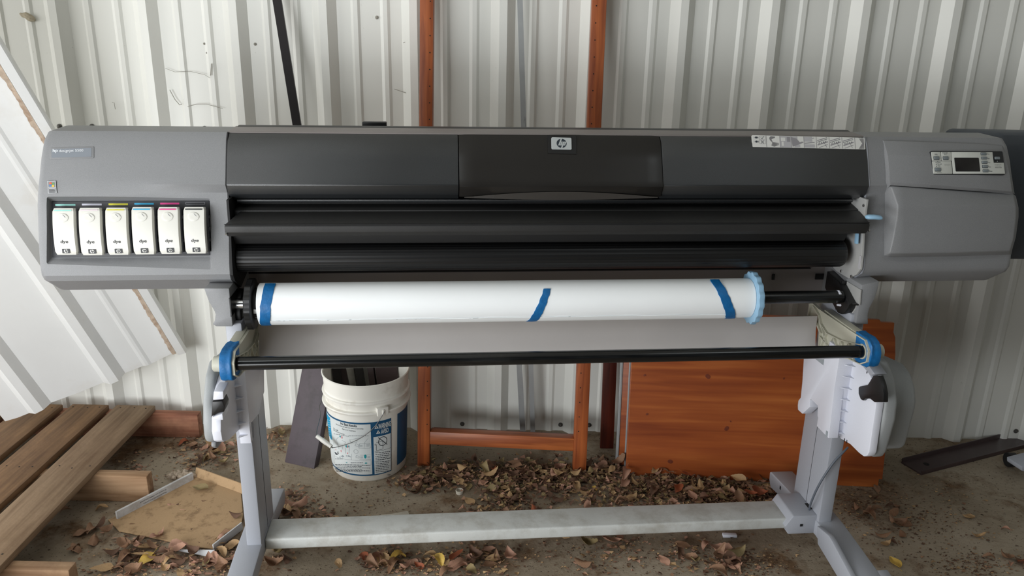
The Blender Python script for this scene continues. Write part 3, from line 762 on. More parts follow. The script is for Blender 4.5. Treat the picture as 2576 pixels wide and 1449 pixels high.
# side plates
m = MB()
sp = [(.02, 1.10), (.016, 1.03), (.0, .955), (-.004, .915), (.012, .895), (.066, .862), (.165, .884), (.2, .95), (.2, 1.10)]
sp = [(y + .012, z) for y, z in sp]
m.prism(sp, 'x', XR - .014, XR - .008, M['metal'], .0005)
plate_r = m.build('side_plate', M['metal'], PR, None, 'bright metal side plate by the right housing')
for px, py in ((2117, 682), (2143, 695), (2174, 517)):
    p = L(px, py, x=XR - .0145); m = MB(); m.disc_stack([(0, .004), (-.003, .004), (-.004, .002)], M['chrome'], 'x', tuple(p), 10); m.build('screw', M['chrome'], plate_r)
p = L(2163, 660, x=XR - .0145); m = MB(); m.box((p.x - .001, p.y - .004, p.z - .018), (p.x + .001, p.y + .004, p.z + .018), M['instr_m']); m.build('barcode_sticker', M['instr_m'], plate_r, None)
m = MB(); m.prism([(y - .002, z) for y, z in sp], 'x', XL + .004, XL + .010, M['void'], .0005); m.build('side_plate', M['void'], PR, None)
# blue tension arm peeping out under the flap at the right
m = MB(); p = L(2157, 607, x=XR - .02); q = L(2160, 596, x=XR - .02)
m.prism([(p.y - .010, p.z - .006), (p.y + .006, p.z - .008), (p.y + .010, p.z + .02), (p.y - .006, p.z + .024)], 'x', p.x - .006, p.x, M['lightblue'], .003)
m.build('tension_arm', M['lightblue'], PR, label='pale blue tension arm')
# pale blue release lever
m = MB(); a, b_ = L(2179, 545, y=-.012), L(2217, 545, y=-.020)
m.loft([[(a.x + dx_, a.y + (b_.y - a.y) * dx_ / (b_.x - a.x) + u, a.z - .002 * abs(dx_ / (b_.x - a.x) - .5) + v) for u, v in circle(0, 0, r1, r2, 14)] for dx_, r1, r2 in ((0, .006, .004), (.004, .010, .0062), ((b_.x - a.x) * .5, .011, .0064), (b_.x - a.x - .006, .011, .0064), (b_.x - a.x - .001, .009, .005), (b_.x - a.x, .004, .003))], M['lightblue'])
m.build('release_lever', M['lightblue'], PR, 50, 'pale blue release lever')
# seams beside the housings
for x, s_ in ((XL, 1), (XR, -1)):
    m = MB(); P2 = [(y - .0015, z) for y, z in PROF]
    m.loft([[(x + s_ * .0002, y, z), (x + s_ * .0035, y, z), (x + s_ * .0035, y + .02, z), (x + s_ * .0002, y + .02, z)] for y, z in P2], M['rubber'] if s_ > 0 else M['grey_light'])
    m.build('housing_trim', M['rubber'], PR, None)

# ---- rear panel behind the roll and lower sheet
m = MB(); m.box((XL - .03, .20, .782), (XR - .004, .215, .96), M['panelgrey']); m.box((XL + .004, .19, .862), (XR - .06, .2, .8655), M['void'])
m.build('rear_panel', M['panelgrey'], PR, None)
m = MB()
for px0, px1 in ((1938, 1944), (2046, 2072)):
    a = L(px0, 727, y=.199).x; b_ = L(px1, 727, y=.199).x; m.box((a, .195, .828), (b_, .1995, .845), M['void'])
m.build('panel_slot', M['void'], PR, None)
x0, x1 = L(655, 850, y=.1).x - .008, L(2058, 840, y=.1).x
m = MB(); nz = 10; rings = []
for i in range(nz + 1):
    t = i / nz; z = .742 - .104 * t; y = .118 - .02 * t + .006 * math.sin(t * 3.1)
    rings.append([(x0, y, z), (x1, y, z), (x1, y + .0025, z), (x0, y + .0025, z)])
m.loft(rings, M['sheet'])
m.tube([(x0, .097, .6375), (x1, .097, .6375)], .0022, M['white_plastic'], 8)
m.build('paper_chute', M['sheet'], PR, 40, 'smooth grey sheet hanging behind the front tube')
# ---- spindle brackets under the housings
def bracket(side):
    s = side
    if s < 0:
        P_ = [(514, 724), (519, 738), (526, 757), (541, 783), (543, 790), (541, 806), (536, 815), (545, 820), (595, 820), (604, 818), (604, 724)]
    else:
        P_ = [(2132, 716), (2211, 706), (2206, 730), (2200, 748), (2186, 775), (2182, 790), (2183, 815), (2140, 815), (2127, 812), (2130, 790)]
    pts = [L(px, py, y=-.008) for px, py in P_]
    m = MB()
    if s < 0: pts = [Vector((min(q.x, XL + .002), 0, q.z)) for q in pts]
    else: pts = [Vector((max(q.x, XR - .014), 0, q.z)) for q in pts]
    pts = [(q.x, q.z) for q in pts]
    m.prism(pts, 'y', -.012, .20, M['grey'], .006)
    return m.build('spindle_bracket', M['grey'], PR, 40)
br1 = bracket(-1); br2 = bracket(1)
def notch(br, x0, x1, z0, z1, y1=.068):
    cm_ = MB(); cm_.box((x0, -.2, z0), (x1, y1, z1)); cu = cm_.build('cutter', M['void'], None, None)
    cu.matrix_world = PR.matrix_world.copy(); bpy.context.view_layer.update(); boolean_cut(br, cu)
bpy.context.view_layer.update()
a, b_ = L(576, 749, y=-.012), L(606, 790, y=-.012)
notch(br1, a.x, XL + .3, b_.z - .006, a.z)
m = MB(); z0, z1 = b_.z - .006, a.z
for q in (((a.x, -.0135, z0), (a.x + .003, .066, z1)), ((a.x, -.0135, z1 - .003), (XL + .002, .066, z1)), ((a.x, -.0135, z0), (XL + .002, .066, z0 + .003)), ((a.x, .063, z0), (XL + .002, .067, z1))): m.box(*q, M['black'])
m.build('cradle_liner', M['black'], br1, None)
m = MB(); m.prism(circle(.070, .80, .050, .058, 24), 'x', XL + .001, XL + .016, M['black'], .002); m.build('spindle_cradle', M['black'], br1)
a, b_ = L(2112, 729, y=-.012), L(2160, 767, y=-.012)
notch(br2, XR - .1, b_.x, b_.z, a.z)
m = MB(); z0, z1 = b_.z, a.z
for q in (((XR - .03, .063, z0), (b_.x, .067, z1)), ((XR - .03, -.0135, z0 - .001), (b_.x, .066, z0 + .002)), ((XR - .014, -.0135, z1 - .002), (b_.x, .066, z1))): m.box(*q, M['black'])
m.build('cradle_liner', M['black'], br2, None)
m = MB(); m.prism([(b_.x - .003, z1), (b_.x, z1), (b_.x + .003, z0), (b_.x, z0)], 'y', -.015, .06, M['metal']); m.build('cradle_edge', M['metal'], br2, None)
m = MB()
m.prism([(-.004, z0), (.0, z0 - .012), (.012, z0 - .030), (.030, z0 - .042), (.052, z0 - .044), (.10, z0 - .022), (.14, z0 - .0), (.14, z0 + .05), (.07, z0 + .04)], 'x', XR - .036, XR - .014, M['black'], .002)
m.build('spindle_cradle', M['black'], br2)
m = MB(); m.prism([(-.006, z0 - .002), (-.003, z0 - .016), (.010, z0 - .035), (.030, z0 - .047), (.052, z0 - .049), (.10, z0 - .028), (.10, z0 - .024), (.052, z0 - .045), (.030, z0 - .043), (.012, z0 - .031), (.0, z0 - .013), (-.003, z0 - .002)], 'x', XR - .016, XR - .010, M['metal']); m.build('cradle_rim', M['metal'], br2, None)
m = MB()
m.tube([L(2104, 733, x=XR - .052), L(2110, 733, x=XR - .052), L(2114, 740, x=XR - .052)], .0035, M['white_plastic'], 8)
m.build('cradle_hook', M['white_plastic'], br2)
m = MB(); m.tube([L(2107, 767, x=XR - .052), L(2114, 768, x=XR - .052)], .003, M['white_plastic'], 8); m.build('cradle_hook', M['white_plastic'], br2)

# ---- spindle and paper roll (lift out of the cradles)
RY, RZ = .035, .829
def loc2w(v): return PR.matrix_world @ Vector(v)
bpy.context.view_layer.update()
def pthing(name, loc, label, cat, group=None):
    o = thing(name, tuple(Vector((PO[0], PO[1], 0)) + Matrix.Rotation(PSI, 3, 'Z') @ Vector(loc)), label, cat, PSI, group); return o
SPN = pthing('spindle', (0, RY, RZ), 'black spindle rod resting in the cradles, with a steel tip and end flanges', 'spindle')
m = MB(); m.disc_stack([(XL + .030, .0175), (XR - .04, .0175)], M['gloss'], 'x', n=28); m.build('rod', M['gloss'], SPN)
m = MB(); m.disc_stack([(XL - .003, .013), (XL - .001, .0155), (XL + .034, .0155)], M['chrome'], 'x', n=28)
m.disc_stack([(XL - .0035, .004), (XL - .0005, .004)], M['black'], 'x', n=12); m.build('steel_tip', M['chrome'], SPN, label='shiny steel spindle tip')
def lobes(k, n): return 1 + .03 * math.cos(2 * math.pi * k / n * 16)
m = MB(); m.disc_stack([(XL + .034, .060), (XL + .036, .064), (XL + .050, .064), (XL + .052, .060)], M['black'], 'x', n=96, rf=lambda k, n: 1 + .035 * (1 if math.cos(2 * math.pi * k / n * 12) > 0 else 0))
m.disc_stack([(XL + .050, .04), (XL + .074, .04)], M['rubber'], 'x', n=28)
fl = m.build('flange', M['black'], SPN, label='black toothed flange')
m = MB()
for a in (20, 55, 200, 232):
    r = math.radians(a); m.box((XL + .054, -.006 + .038 * math.cos(r), .036 * math.sin(r)), (XL + .070, .006 + .04 * math.cos(r), .036 * math.sin(r) + .012), M['metal'], .001)
m.build('flange_clip', M['metal'], fl)
XE = L(1885, 760, y=RY).x
m = MB(); m.disc_stack([(XE - .003, .066), (XE - .001, .070), (XE + .006, .071), (XE + .012, .070), (XE + .014, .066)], M['lightblue'], 'x', n=128, rf=lobes)
m.disc_stack([(XE + .012, .045), (XE + .026, .040), (XE + .028, .02)], M['lightblue'], 'x', n=32)
m.build('flange', M['lightblue'], SPN, 40, 'pale blue scalloped flange')
x0 = L(648, 770, y=RY - .03).x
ROLL = pthing('paper_roll', (0, RY, RZ), 'thick roll of white paper held shut with three strips of blue tape', 'paper roll')
m = MB(); rp = []
R0 = .0535
for x, dr in ((x0, -.012), (x0 + .001, 0), (x0 + .012, .0004), (XE - .03, .0), (XE - .004, -.0005)):
    ring = []
    for k in range(64):
        a = 2 * math.pi * k / 64; r = R0 + dr + .0007 * math.sin(3 * a)
        ring.append((x, r * math.cos(a), r * math.sin(a)))
    rp.append(ring)
m.loft(rp, M['paper']); m.build('paper', M['paper'], ROLL, 40)
# loose outer edge of the paper: a thin overlapping leaf with a small torn crack line
m = MB(); n = 40; pts = []
a0 = math.radians(214)
random.seed(4)
rings = []
for i in range(n + 1):
    x = x0 + .004 + (XE - .03 - x0) * i / n * .97
    e = random.uniform(-.001, .001)
    ring = []
    for j in range(5):
        a = a0 + math.radians(9 * j) + e / R0 * (1 if j == 0 else 0)
        r = R0 + .0014 + (.0003 if j == 0 else 0); ring.append((x, r * math.cos(a), r * math.sin(a)))
    for j in range(4, -1, -1):
        a = a0 + math.radians(9 * j); r = R0 + .0004; ring.append((x, r * math.cos(a), r * math.sin(a)))
    rings.append(ring)
m.loft(rings, M['paper']); m.build('loose_edge', M['paper'], ROLL, 40)
m = MB()
for i in range(34):
    x = x0 + .045 + random.random() ** 1.6 * .75; a = a0 + random.uniform(-.02, .02)
    r = R0 + .0016; w_ = random.uniform(.002, .009)
    m.face([Vector((x, r * math.cos(a), r * math.sin(a))), Vector((x + w_, r * math.cos(a), r * math.sin(a))), Vector((x + w_, r * math.cos(a + .012), r * math.sin(a + .012))), Vector((x, r * math.cos(a + .014), r * math.sin(a + .014)))], M['lb_grey'])
m.build('torn_specks', M['lb_grey'], ROLL, None)
def tape_roll(top, bot, wtop, wbot, a_top=100, a_bot=262, skew=0.0):
    m = MB(); n = 18; rings = []
    random.seed(int(top)); 
    xt0, xt1 = L(top, 722, y=RY - .01).x, L(top + wtop, 722, y=RY - .01).x
    xb0, xb1 = L(bot, 818, y=RY - .01).x, L(bot + wbot, 818, y=RY - .01).x
    for i in range(n + 1):
        t = i / n; a = math.radians(a_top + (a_bot - a_top) * t)
        zz = (1 - math.sin(a)) / 2; x_a = xt0 + (xb0 - xt0) * zz; x_b = xt1 + (xb1 - xt1) * zz
        j = random.uniform(-.0012, .0012); r = R0 + .0020 + random.uniform(0, .0006)
        rings.append([(x_a + j, r * math.cos(a), r * math.sin(a)), ((x_a + x_b) / 2, (r + .0006) * math.cos(a), (r + .0006) * math.sin(a)), (x_b + j, r * math.cos(a), r * math.sin(a)),
                      (x_b + j, (r - .0018) * math.cos(a), (r - .0018) * math.sin(a)), (x_a + j, (r - .0018) * math.cos(a), (r - .0018) * math.sin(a))])
    m.loft(rings, M['tape']); return m.build('tape_strip', M['tape'], ROLL, 50, 'blue masking tape strip')
tape_roll(667, 659, 27, 25, 93); 
tape_roll(1369, 1321, 17, 24, 128, 245)
tape_roll(1785, 1819, 23, 24, 96)

# ---- six ink cartridges
cart_px = [(131, 524, 188, 641), (197, 523, 254, 642), (264, 522.5, 320, 641), (330, 521, 385, 640), (396, 521, 450, 639), (461, 521, 516, 638)]
names = [('s_cyan_l', 'white ink cartridge with a pale cyan stripe, leftmost in the bay'), ('s_mag_l', 'white ink cartridge with a very pale pink stripe'),
         ('s_yel', 'white ink cartridge with a yellow stripe'), ('s_cyan', 'white ink cartridge with a bright blue stripe'),
         ('s_mag', 'white ink cartridge with a magenta stripe'), ('s_blk', 'white ink cartridge with a black stripe, rightmost in the bay')]
def make_cart(w, h):
    """parts in a frame with the origin at the lower left corner of the front shell, x right, y back, z up"""
    m = MB(); n = 14; rings = []
    def bow(t): return -.008 * math.sin(math.pi * (t * .8 + .1)) ** 1.0
    for i in range(n + 1):
        t = i / n; z = h * t; e = 0.0025 if i in (0, n) else 0
        y = bow(t) + e
        rings.append([(e, y + .004, z), (.002 + e, y, z), (w * .5, y - .0012, z), (w - .002 - e, y, z), (w - e, y + .004, z), (w - e, y + .012, z), (e, y + .012, z)])
    m.loft(rings, M['cream']); return m, bow
for i, ((ax, ay, bx, by), (sm_, lab)) in enumerate(zip(cart_px, names)):
    bl, tr = Lb(ax + 5, by, .030), Lb(bx, ay, .030); w = tr.x - Lb(ax, ay, .030).x; h = (tr.z - bl.z) / math.cos(math.atan(KB))
    ct = pthing('ink_cartridge', (tr.x - w, bl.y, bl.z), lab, 'ink cartridge', 'ink cartridges in the bay of the left housing')
    ct.rotation_euler = (Matrix.Rotation(PSI, 3, 'Z') @ Matrix.Rotation(-math.atan(KB), 3, 'X')).to_euler()
    m, bow = make_cart(w, h); sh = m.build('front_shell', M['cream'], ct, 40)
    m = MB(); m.box((.004, .006, .003), (w + .003, .0285, h - .004), M['navy'], .002)
    for k in range(3): m.box((w + .001, .012, h * (.25 + .25 * k)), (w + .005, .02, h * (.25 + .25 * k) + .008), M['navy'], .001)
    m.build('body', M['navy'], ct)
    def S_(x, z, off=0.0006): 
        t = z / h; return Vector((x, bow(t) - .0012 * (1 - abs(x - w / 2) / (w / 2)) - off, z))
    def on(pts, mm, off=.0006): m.face([S_(x, z, off) for x, z in pts], mm)
    m = MB()
    for k in range(6): on([(w * (.10 + .13 * k), h * .945), (w * (.10 + .13 * k + .13), h * .945), (w * (.10 + .13 * k + .13), h * .968), (w * (.10 + .13 * k), h * .968)], M[sm_])
    m.build('colour_stripe', M[sm_], sh)
    m = MB(); cx_, cz_ = w * .48, h * .80; rx, rz = w * .27, h * .098
    rings = [[S_(cx_ + rx * q * math.cos(2 * math.pi * k / 28), cz_ + rz * q * math.sin(2 * math.pi * k / 28), o) for k in range(28)] for q, o in ((1.0, -.0003), (.97, .0012), (.8, .0016), (.4, .0012))]
    m.loft(rings, M['cream'])
    m.face([S_(cx_ + .001, cz_ + rz * .65, .0019), S_(cx_ + .002, cz_ + rz * .7, .0019), S_(cx_ + rx * .55, cz_ + rz * .1, .0019), S_(cx_ + rx * .5, cz_ + rz * .02, .0019)], M['outline'])
    m.build('thumb_dimple', M['cream'], sh, 60)
    m = MB()
    fr = Matrix(((1, 0, 0, 0), (0, 0, -1, 0), (0, 1, 0, 0), (0, 0, 0, 1)))
    vs, fs = text_polys('dye', 0, .012)
    xs = [v[0] for v in vs]; ys = [v[1] for v in vs]; x_0, x_1, y_0, y_1 = min(xs), max(xs), min(ys), max(ys)
    tw, th = w * .34, h * .088
    nv = [m.bm.verts.new(S_(w * .33 + (v[0] - x_0) / (x_1 - x_0) * tw, h * .235 + (v[1] - y_0) / (y_1 - y_0) * th, .0009)) for v in vs]
    mi = m._mi(M['ink_black'])
    for f in fs:
        q = m.bm.faces.new([nv[j] for j in f]); q.material_index = mi
    m.build('lettering', M['ink_black'], sh, None)
    m = MB(); zc_ = h * .035; hh = h * .098; t = (zc_ + hh / 2) / h
    p0 = S_(w * .36, zc_, .0008); p1 = S_(w * .36, zc_ + hh, .0008)
    fr = frame(p0, (1, 0, 0), p1 - p0); logo(m, 0, 0, w * .34, (p1 - p0).length, fr, M['ink_black'], M['cream'], .0004)
    # invert: letters dark on the pale disc
    m.build('logo', M['ink_black'], sh, None)

# ---- stand: posts, feet, cross beam
def post(side):
    m = MB(); s = side
    if s < 0: x0, x1 = -.832, -.791
    else: x0, x1 = .825, .866
    m.box((x0, .0, .10), (x1, .172, .79), M['grey_light'], .005)
    xi = x1 if s < 0 else x0
    o = m.build('stand_post', M['grey_light'], PR)
    m = MB(); m.box((xi - .0006, .086, .12), (xi + .0006, .0872, .78), M['void']); m.build('post_seam', M['void'], o, None)
    return o
post(-1); post(1)
def foot(side):
    s = side; m = MB()
    if s < 0: x0, x1 = -.858, -.79
    else: x0, x1 = .822, .898
    # arched side outline (y,z)
    ol = [(-.40, .066), (-.39, .088), (-.345, .096), (-.20, .118), (-.02, .132), (.10, .132), (.16, .12), (.335, .102), (.345, .095), (.342, .068), (.325, .048), (.16, .075), (.0, .085), (-.2, .07), (-.385, .045)]
    m.prism(ol, 'x', x0, x1, M['grey_light'], .004)
    if s > 0:   # flared toe and raised inner ridge
        m.prism([(-.205, .1165), (-.33, .0985), (-.395, .087), (-.395, .05), (-.205, .07)], 'x', x1 - .004, x1 + .030, M['grey_light'], .003)
        m.prism([(-.02, .135), (-.09, .150), (-.11, .147), (-.30, .100), (-.30, .05), (-.04, .085)], 'x', x0 - .012, x0 + .004, M['grey_light'], .003)
    o = m.build('stand_foot', M['grey_beam'], PR)
    for y in (.295, -.35):
        m = MB(); m.disc_stack([(-.012, .028), (-.014, .030), (.014, .030), (.016, .028)], M['rubber'], 'x', ((x0 + x1) / 2, y, .030), 24)
        m.prism([(y - .024, .066), (y - .018, .03), (y + .018, .03), (y + .024, .066)], 'x', (x0 + x1) / 2 - .02, (x0 + x1) / 2 - .016, M['rubber'])
        m.prism([(y - .024, .066), (y - .018, .03), (y + .018, .03), (y + .024, .066)], 'x', (x0 + x1) / 2 + .016, (x0 + x1) / 2 + .02, M['rubber'])
        m.build('caster', M['rubber'], o)
    m = MB(); 
    for y, z in ((.25, .085), (-.15, .10)): m.box((x0 - .0008, y, z), (x0 + .0008, y + .008, z + .012), M['void'])
    m.build('screw_slot', M['void'], o, None)
    return o
foot(-1); foot(1)
m = MB(); m.box((-.79, .030, .092), (.83, .130, .128), M['grey_beam'], .006, 3)
m.build('cross_beam', M['grey_beam'], PR)
m = MB()
m.prism([(.742, .092), (.730, .112), (.752, .148), (.825, .148), (.838, .135), (.838, .085), (.742, .085)], 'y', .012, .135, M['grey_light'], .004)
cvr = m.build('beam_cover', M['grey_light'], PR)
m = MB(); m.box((.776, .0105, .112), (.784, .013, .120), M['void']); m.build('square_hole', M['void'], cvr, None)
m = MB(); m.box((.815, .045, .1465), (.838, .075, .1492), M['void']); m.build('cable_hole', M['void'], cvr, None)

# ---- take-up drive units and arms
def px_outline(pts, x): return [(lambda v: (v.y, v.z))(L(px, py, x=x)) for px, py in pts]
# right unit
XI = .79
fac1 = [(2023, 880), (2018, 960), (2014, 1000), (2008, 1008), (2006.5, 1020), (2007, 1031), (2018, 1041), (2024, 1036), (2037, 1024), (2037, 1006), (2040, 1004), (2057, 1021), (2056, 1046), (2065, 1082), (2084, 1103), (2110, 880)]
m = MB(); m.prism(px_outline(fac1, XI), 'x', XI, XI + .028, M['white_plastic'], .0015)
ru = m.build('drive_unit_cover', M['white_plastic'], PR, 30, 'white inner cover of the right drive unit')
m = MB(); a = L(2108, 905, x=XI); bb = L(2085, 1104, x=XI)
m.box((XI + .0005, -.033, .436), (.838, .03, .70), M['white_plastic'], .0015)
fac3 = [(2137, 888), (2112, 1103), (2138, 1118), (2160, 1140), (2172, 1149), (2181, 1147), (2186, 1138), (2193, 1090), (2202, 1030), (2206, 1000), (2204, 985), (2188, 944), (2170, 912), (2150, 888)]
XF = .832
m.prism(px_outline(fac3, XF), 'x', XF, XF + .022, M['white_plastic'], .004)
m.build('drive_unit_wing', M['white_plastic'], ru, 30)
m = MB()
for k in range(7):
    z = .655 - .034 * k; m.face([Vector((XF - .0002, -.0335, z)), Vector((XF + .0005, -.052, z + .001)), Vector((XF - .022, -.0345, z + .001))], M['lb_grey'])
    m.prism([(XF - .024, -.0335), (XF, -.0335), (XF, -.048)], 'z', z - .001, z + .001, M['white_plastic'])
m.build('cooling_rib', M['white_plastic'], ru, None)
m = MB()
for pts in ([(2078, 1083), (2083, 1086), (2081, 1100), (2076, 1097)],):
    v = [L(px, py, x=XI - .0006) for px, py in pts]; m.face(v, M['lb_grey'])
v = [L(px, py, x=XI - .0006) for px, py in ((2051, 903), (2073, 904), (2071, 919))]; m.face(v, M['lb_grey'])
for px, py in ((2124, 1107), (2130, 1111), (2181, 935)):
    p = L(px, py, x=XF - .0006); m.box((p.x - .0003, p.y - .0015, p.z - .005), (p.x + .0003, p.y + .0015, p.z + .005), M['void'])
m.build('cover_slots', M['lb_grey'], ru, None)
def slab(pts, x0, x1, mm, name, bev=.008, parent=PR, y=0.0):
    m = MB(); m.prism(pts, 'x', x0, x1, mm, bev, 3); return m.build(name, mm, parent, 40)
b1 = [(.08, .665), (-.05, .69), (-.10, .695), (-.143, .662), (-.172, .61), (-.178, .56), (-.165, .46), (-.155, .438), (-.13, .43), (.0, .43), (.08, .46)]
slab(b1, XF + .022, .892, M['grey_mid'], 'drive_unit_body', .010)
b2 = [(.10, .63), (-.01, .646), (-.05, .634), (-.08, .602), (-.094, .57), (-.097, .55), (-.085, .43), (-.07, .41), (.08, .41)]
slab(b2, .892, .998, M['grey_mid'], 'drive_unit_body', .014)
# black latch on the right unit
lt = [(2198, 945), (2212, 946), (2219, 965), (2224, 990), (2223.5, 1012), (2201, 1012), (2190, 1003), (2178, 1003), (2172, 1008), (2166, 1004), (2161, 990), (2161, 975), (2164, 972), (2184, 968), (2189, 960)]
m = MB(); m.prism(px_outline(lt, XF - .006), 'x', XF - .008, XF + .006, M['black'], .002); m.build('latch', M['black'], ru, 40, 'black spool latch on the right unit')
m = MB(); m.tube([L(2213, 946, x=XF + .004), L(2220, 965, x=XF + .004), L(2225, 990, x=XF + .004), L(2224, 1012, x=XF + .004)], .0025, M['white_plastic'], 8); m.build('latch_rim', M['white_plastic'], ru)
# grey link between arm and right unit
m = MB(); m.prism(px_outline([(2160, 903), (2178, 906), (2203, 942), (2190, 944), (2172, 922), (2160, 915)], XF - .002), 'x', XF - .004, XF + .03, M['grey_light'], .002); m.build('arm_link', M['grey_light'], PR, 30)
# left unit
XI2 = -.79
m = MB()
f1 = [(664, 880), (664, 905), (665, 985), (658, 1005), (661, 1060), (633, 1062), (618, 940), (618, 880)]
pl_ = [(.205, .62), (.175, .518), (.135, .505), (.125, .44), (.0, .44), (.0, .66), (.2, .68)]
pl_ = [(L(px, py, x=XI2).y, L(px, py, x=XI2).z) for px, py in ((664, 890), (664, 905), (665, 986), (659, 1004), (652, 1040), (634, 1062), (628, 1062), (612, 890))]
m.prism(pl_, 'x', XI2 - .02, XI2, M['white_plastic'], .0015)
lu = m.build('drive_unit_cover', M['white_plastic'], PR, 30, 'shaded cover of the left drive unit')
XF2 = -.818
f3 = [(600, 930), (615, 1000), (620, 1060), (602, 1082), (580, 1106), (566, 1112), (556, 1105), (555, 1060), (557, 1040), (575, 1040), (576, 1008), (562, 1008), (561, 985), (570, 948), (582, 925)]
f3 = [(590, 900), (604, 930), (612, 1000), (620, 1060), (601, 1083), (578, 1106), (566, 1111), (560, 1108), (556, 1085), (556, 1055), (557, 1040), (561, 1008), (561, 985), (570, 950), (578, 925)]
m = MB(); m.prism(px_outline(f3, XF2), 'x', XF2 - .022, XF2, M['white_plastic'], .003)
m.box((XF2 - .001, -.012, .455), (XI2 - .001, .03, .68), M['white_plastic'], .0015)
m.build('drive_unit_wing', M['white_plastic'], lu, 30)
m = MB()
for k in range(5):
    z = .625 - .036 * k; m.prism([(XF2, -.012), (XF2 + .02, -.012), (XF2, -.028)], 'z', z - .001, z + .001, M['white_plastic'])
m.build('cooling_rib', M['white_plastic'], lu, None)
b1 = [(.06, .69), (-.06, .712), (-.105, .69), (-.145, .64), (-.163, .59), (-.165, .555), (-.158, .535), (-.135, .528), (.05, .50)]
m = MB(); m.prism([(y + .01, z) for y, z in b1], 'x', -.866, XF2 - .022, M['grey_mid'], .010, 3)
m.prism([(.03, .53), (-.10, .54), (-.148, .536), (-.152, .524), (-.135, .512), (.03, .49)], 'x', -.852, XF2 - .022, M['grey'], .004)
m.build('drive_unit_body', M['grey'], PR, 40)
m = MB(); la = [(558, 987), (575, 990), (577, 1004), (573, 1030), (560, 1042), (550, 1040), (551, 1000)]
v = [L(px, py, y=-.17) for px, py in ((534, 1010), (560, 1008), (566, 1022), (564, 1036), (548, 1038), (537, 1044), (532, 1050))]
c0 = sum(v, Vector()) / len(v)
m.prism([(p.x, p.z) for p in v], 'y', -.172, -.13, M['black'], .002)
m.build('latch', M['black'], lu, 40, 'dark spool latch on the left unit')
m = MB(); v = [L(px, py, y=-.172) for px, py in ((538, 984), (562, 984), (563, 1004), (536, 1006))]
m.prism([(p.x, p.z) for p in v], 'y', -.174, -.12, M['white_plastic'], .002); m.build('latch_housing', M['white_plastic'], lu)
m = MB(); v = [L(px, py, y=-.172) for px, py in ((533, 1050), (560, 1040), (562, 1056), (533, 1056))]
m.prism([(p.x, p.z) for p in v], 'y', -.174, -.12, M['white_plastic'], .002); m.build('latch_housing', M['white_plastic'], lu)

# arms carrying the front tube
BY, BZ = -.125, .733
def arm(side):
    s = side; x = .80 if s > 0 else -.783
    o_ = [(.178, .758), (.160, .765), (.125, .762), (-.06, .765), (-.135, .768), (-.158, .748), (-.158, .718), (-.13, .700), (-.07, .690), (.02, .66), (.09, .655), (.10, .700), (.13, .722), (.165, .712), (.178, .72)]
    m = MB(); m.prism(o_, 'x', x, x + s * .0035, M['beige_plastic'], 0)          # web
    ar = m.build('tube_arm', M['beige_plastic'], PR, 30, 'beige plastic arm holding the front tube')
    m = MB()
    def ribs(pts, closed=False, w_=.0022, d=.022):
        n = len(pts)
        for i in range(n if closed else n - 1):
            a, b = Vector(pts[i]), Vector(pts[(i + 1) % n]); dd = (b - a).normalized(); nn = Vector((-dd.y, dd.x)) * w_ / 2
            q = [a - nn, b - nn, b + nn, a + nn]
            m.prism([(v.x, v.y) for v in q], 'x', x - s * min(d, .007), x + s * .001, M['beige_plastic'])
    ribs(o_, True, .0026, .018)
    inner = [(.160, .760), (.12, .745), (.10, .725), (.06, .712), (-.02, .722), (-.13, .752)]
    ribs(inner)
    for a, b in (((.10, .725), (.03, .66)), ((.06, .712), (.085, .658)), ((.02, .716), (.06, .655)), ((.02, .716), (-.03, .675)), ((-.02, .722), (.0, .664)), ((-.02, .722), (-.06, .69)), ((-.06, .732), (-.03, .678)), ((-.06, .732), (-.10, .695)), ((.1, .69), (-.02, .67)), ((.09, .70), (.13, .722))): ribs([a, b], d=.014)
    m.build('truss_ribs', M['beige_plastic'], ar, None)
    m = MB(); m.prism([(-.158, .718), (-.152, .752), (-.135, .768), (.10, .768), (.10, .764), (-.13, .764), (-.14, .72)], 'x', x, x + s * .024, M['beige_plastic'], .001)
    m.build('outer_rim', M['beige_plastic'], ar, 30)
    # end cap
    m = MB(); m.disc_stack([(x - s * .004, .020), (x + s * .026, .020), (x + s * .048, .0185), (x + s * .050, .016)], M['beige_plastic'], 'x', (0, BY, BZ), 28)
    m.build('end_cap', M['cream'], ar, 40, 'cream end cap of the front tube')
    # tape wrapped round the joint
    m = MB(); random.seed(7 + s); rings = []
    ol = [(-.084, .7725), (-.095, .7725), (-.125, .7725), (-.146, .768), (-.158, .758), (-.1635, .742), (-.1645, .724), (-.160, .708), (-.147, .700), (-.128, .6965), (-.108, .697), (-.094, .702), (-.092, .720), (-.090, .745), (-.088, .762)]
    for xx, off in ((x - s * .0008, .0), (x + s * .002, .0012), (x + s * .006, .0), (x + s * .013, .0002), (x + s * .020, .0014), (x + s * .0265, .0)):
        ring = []
        for (yy, zz) in ol:
            v = Vector((yy - BY, zz - BZ)); v = v * (1 + (off + random.uniform(-.0008, .0012)) / .035)
            slant = s * .012 * max(0, (yy + .125) / .08)
            ring.append((xx - slant * .5, BY + v.x, BZ + v.y))
        rings.append(ring)
    m.loft(rings, M['tape']); m.build('tape_wrap', M['tape'], ar, 60, 'crumpled blue tape round the tube end')
arm(-1); arm(1)
m = MB(); m.disc_stack([(-.785, .0165), (.80, .0165)], M['gloss'], 'x', (0, BY, BZ), 40); 
m.build('front_tube', M['gloss'], PR, 40, 'glossy black front tube')
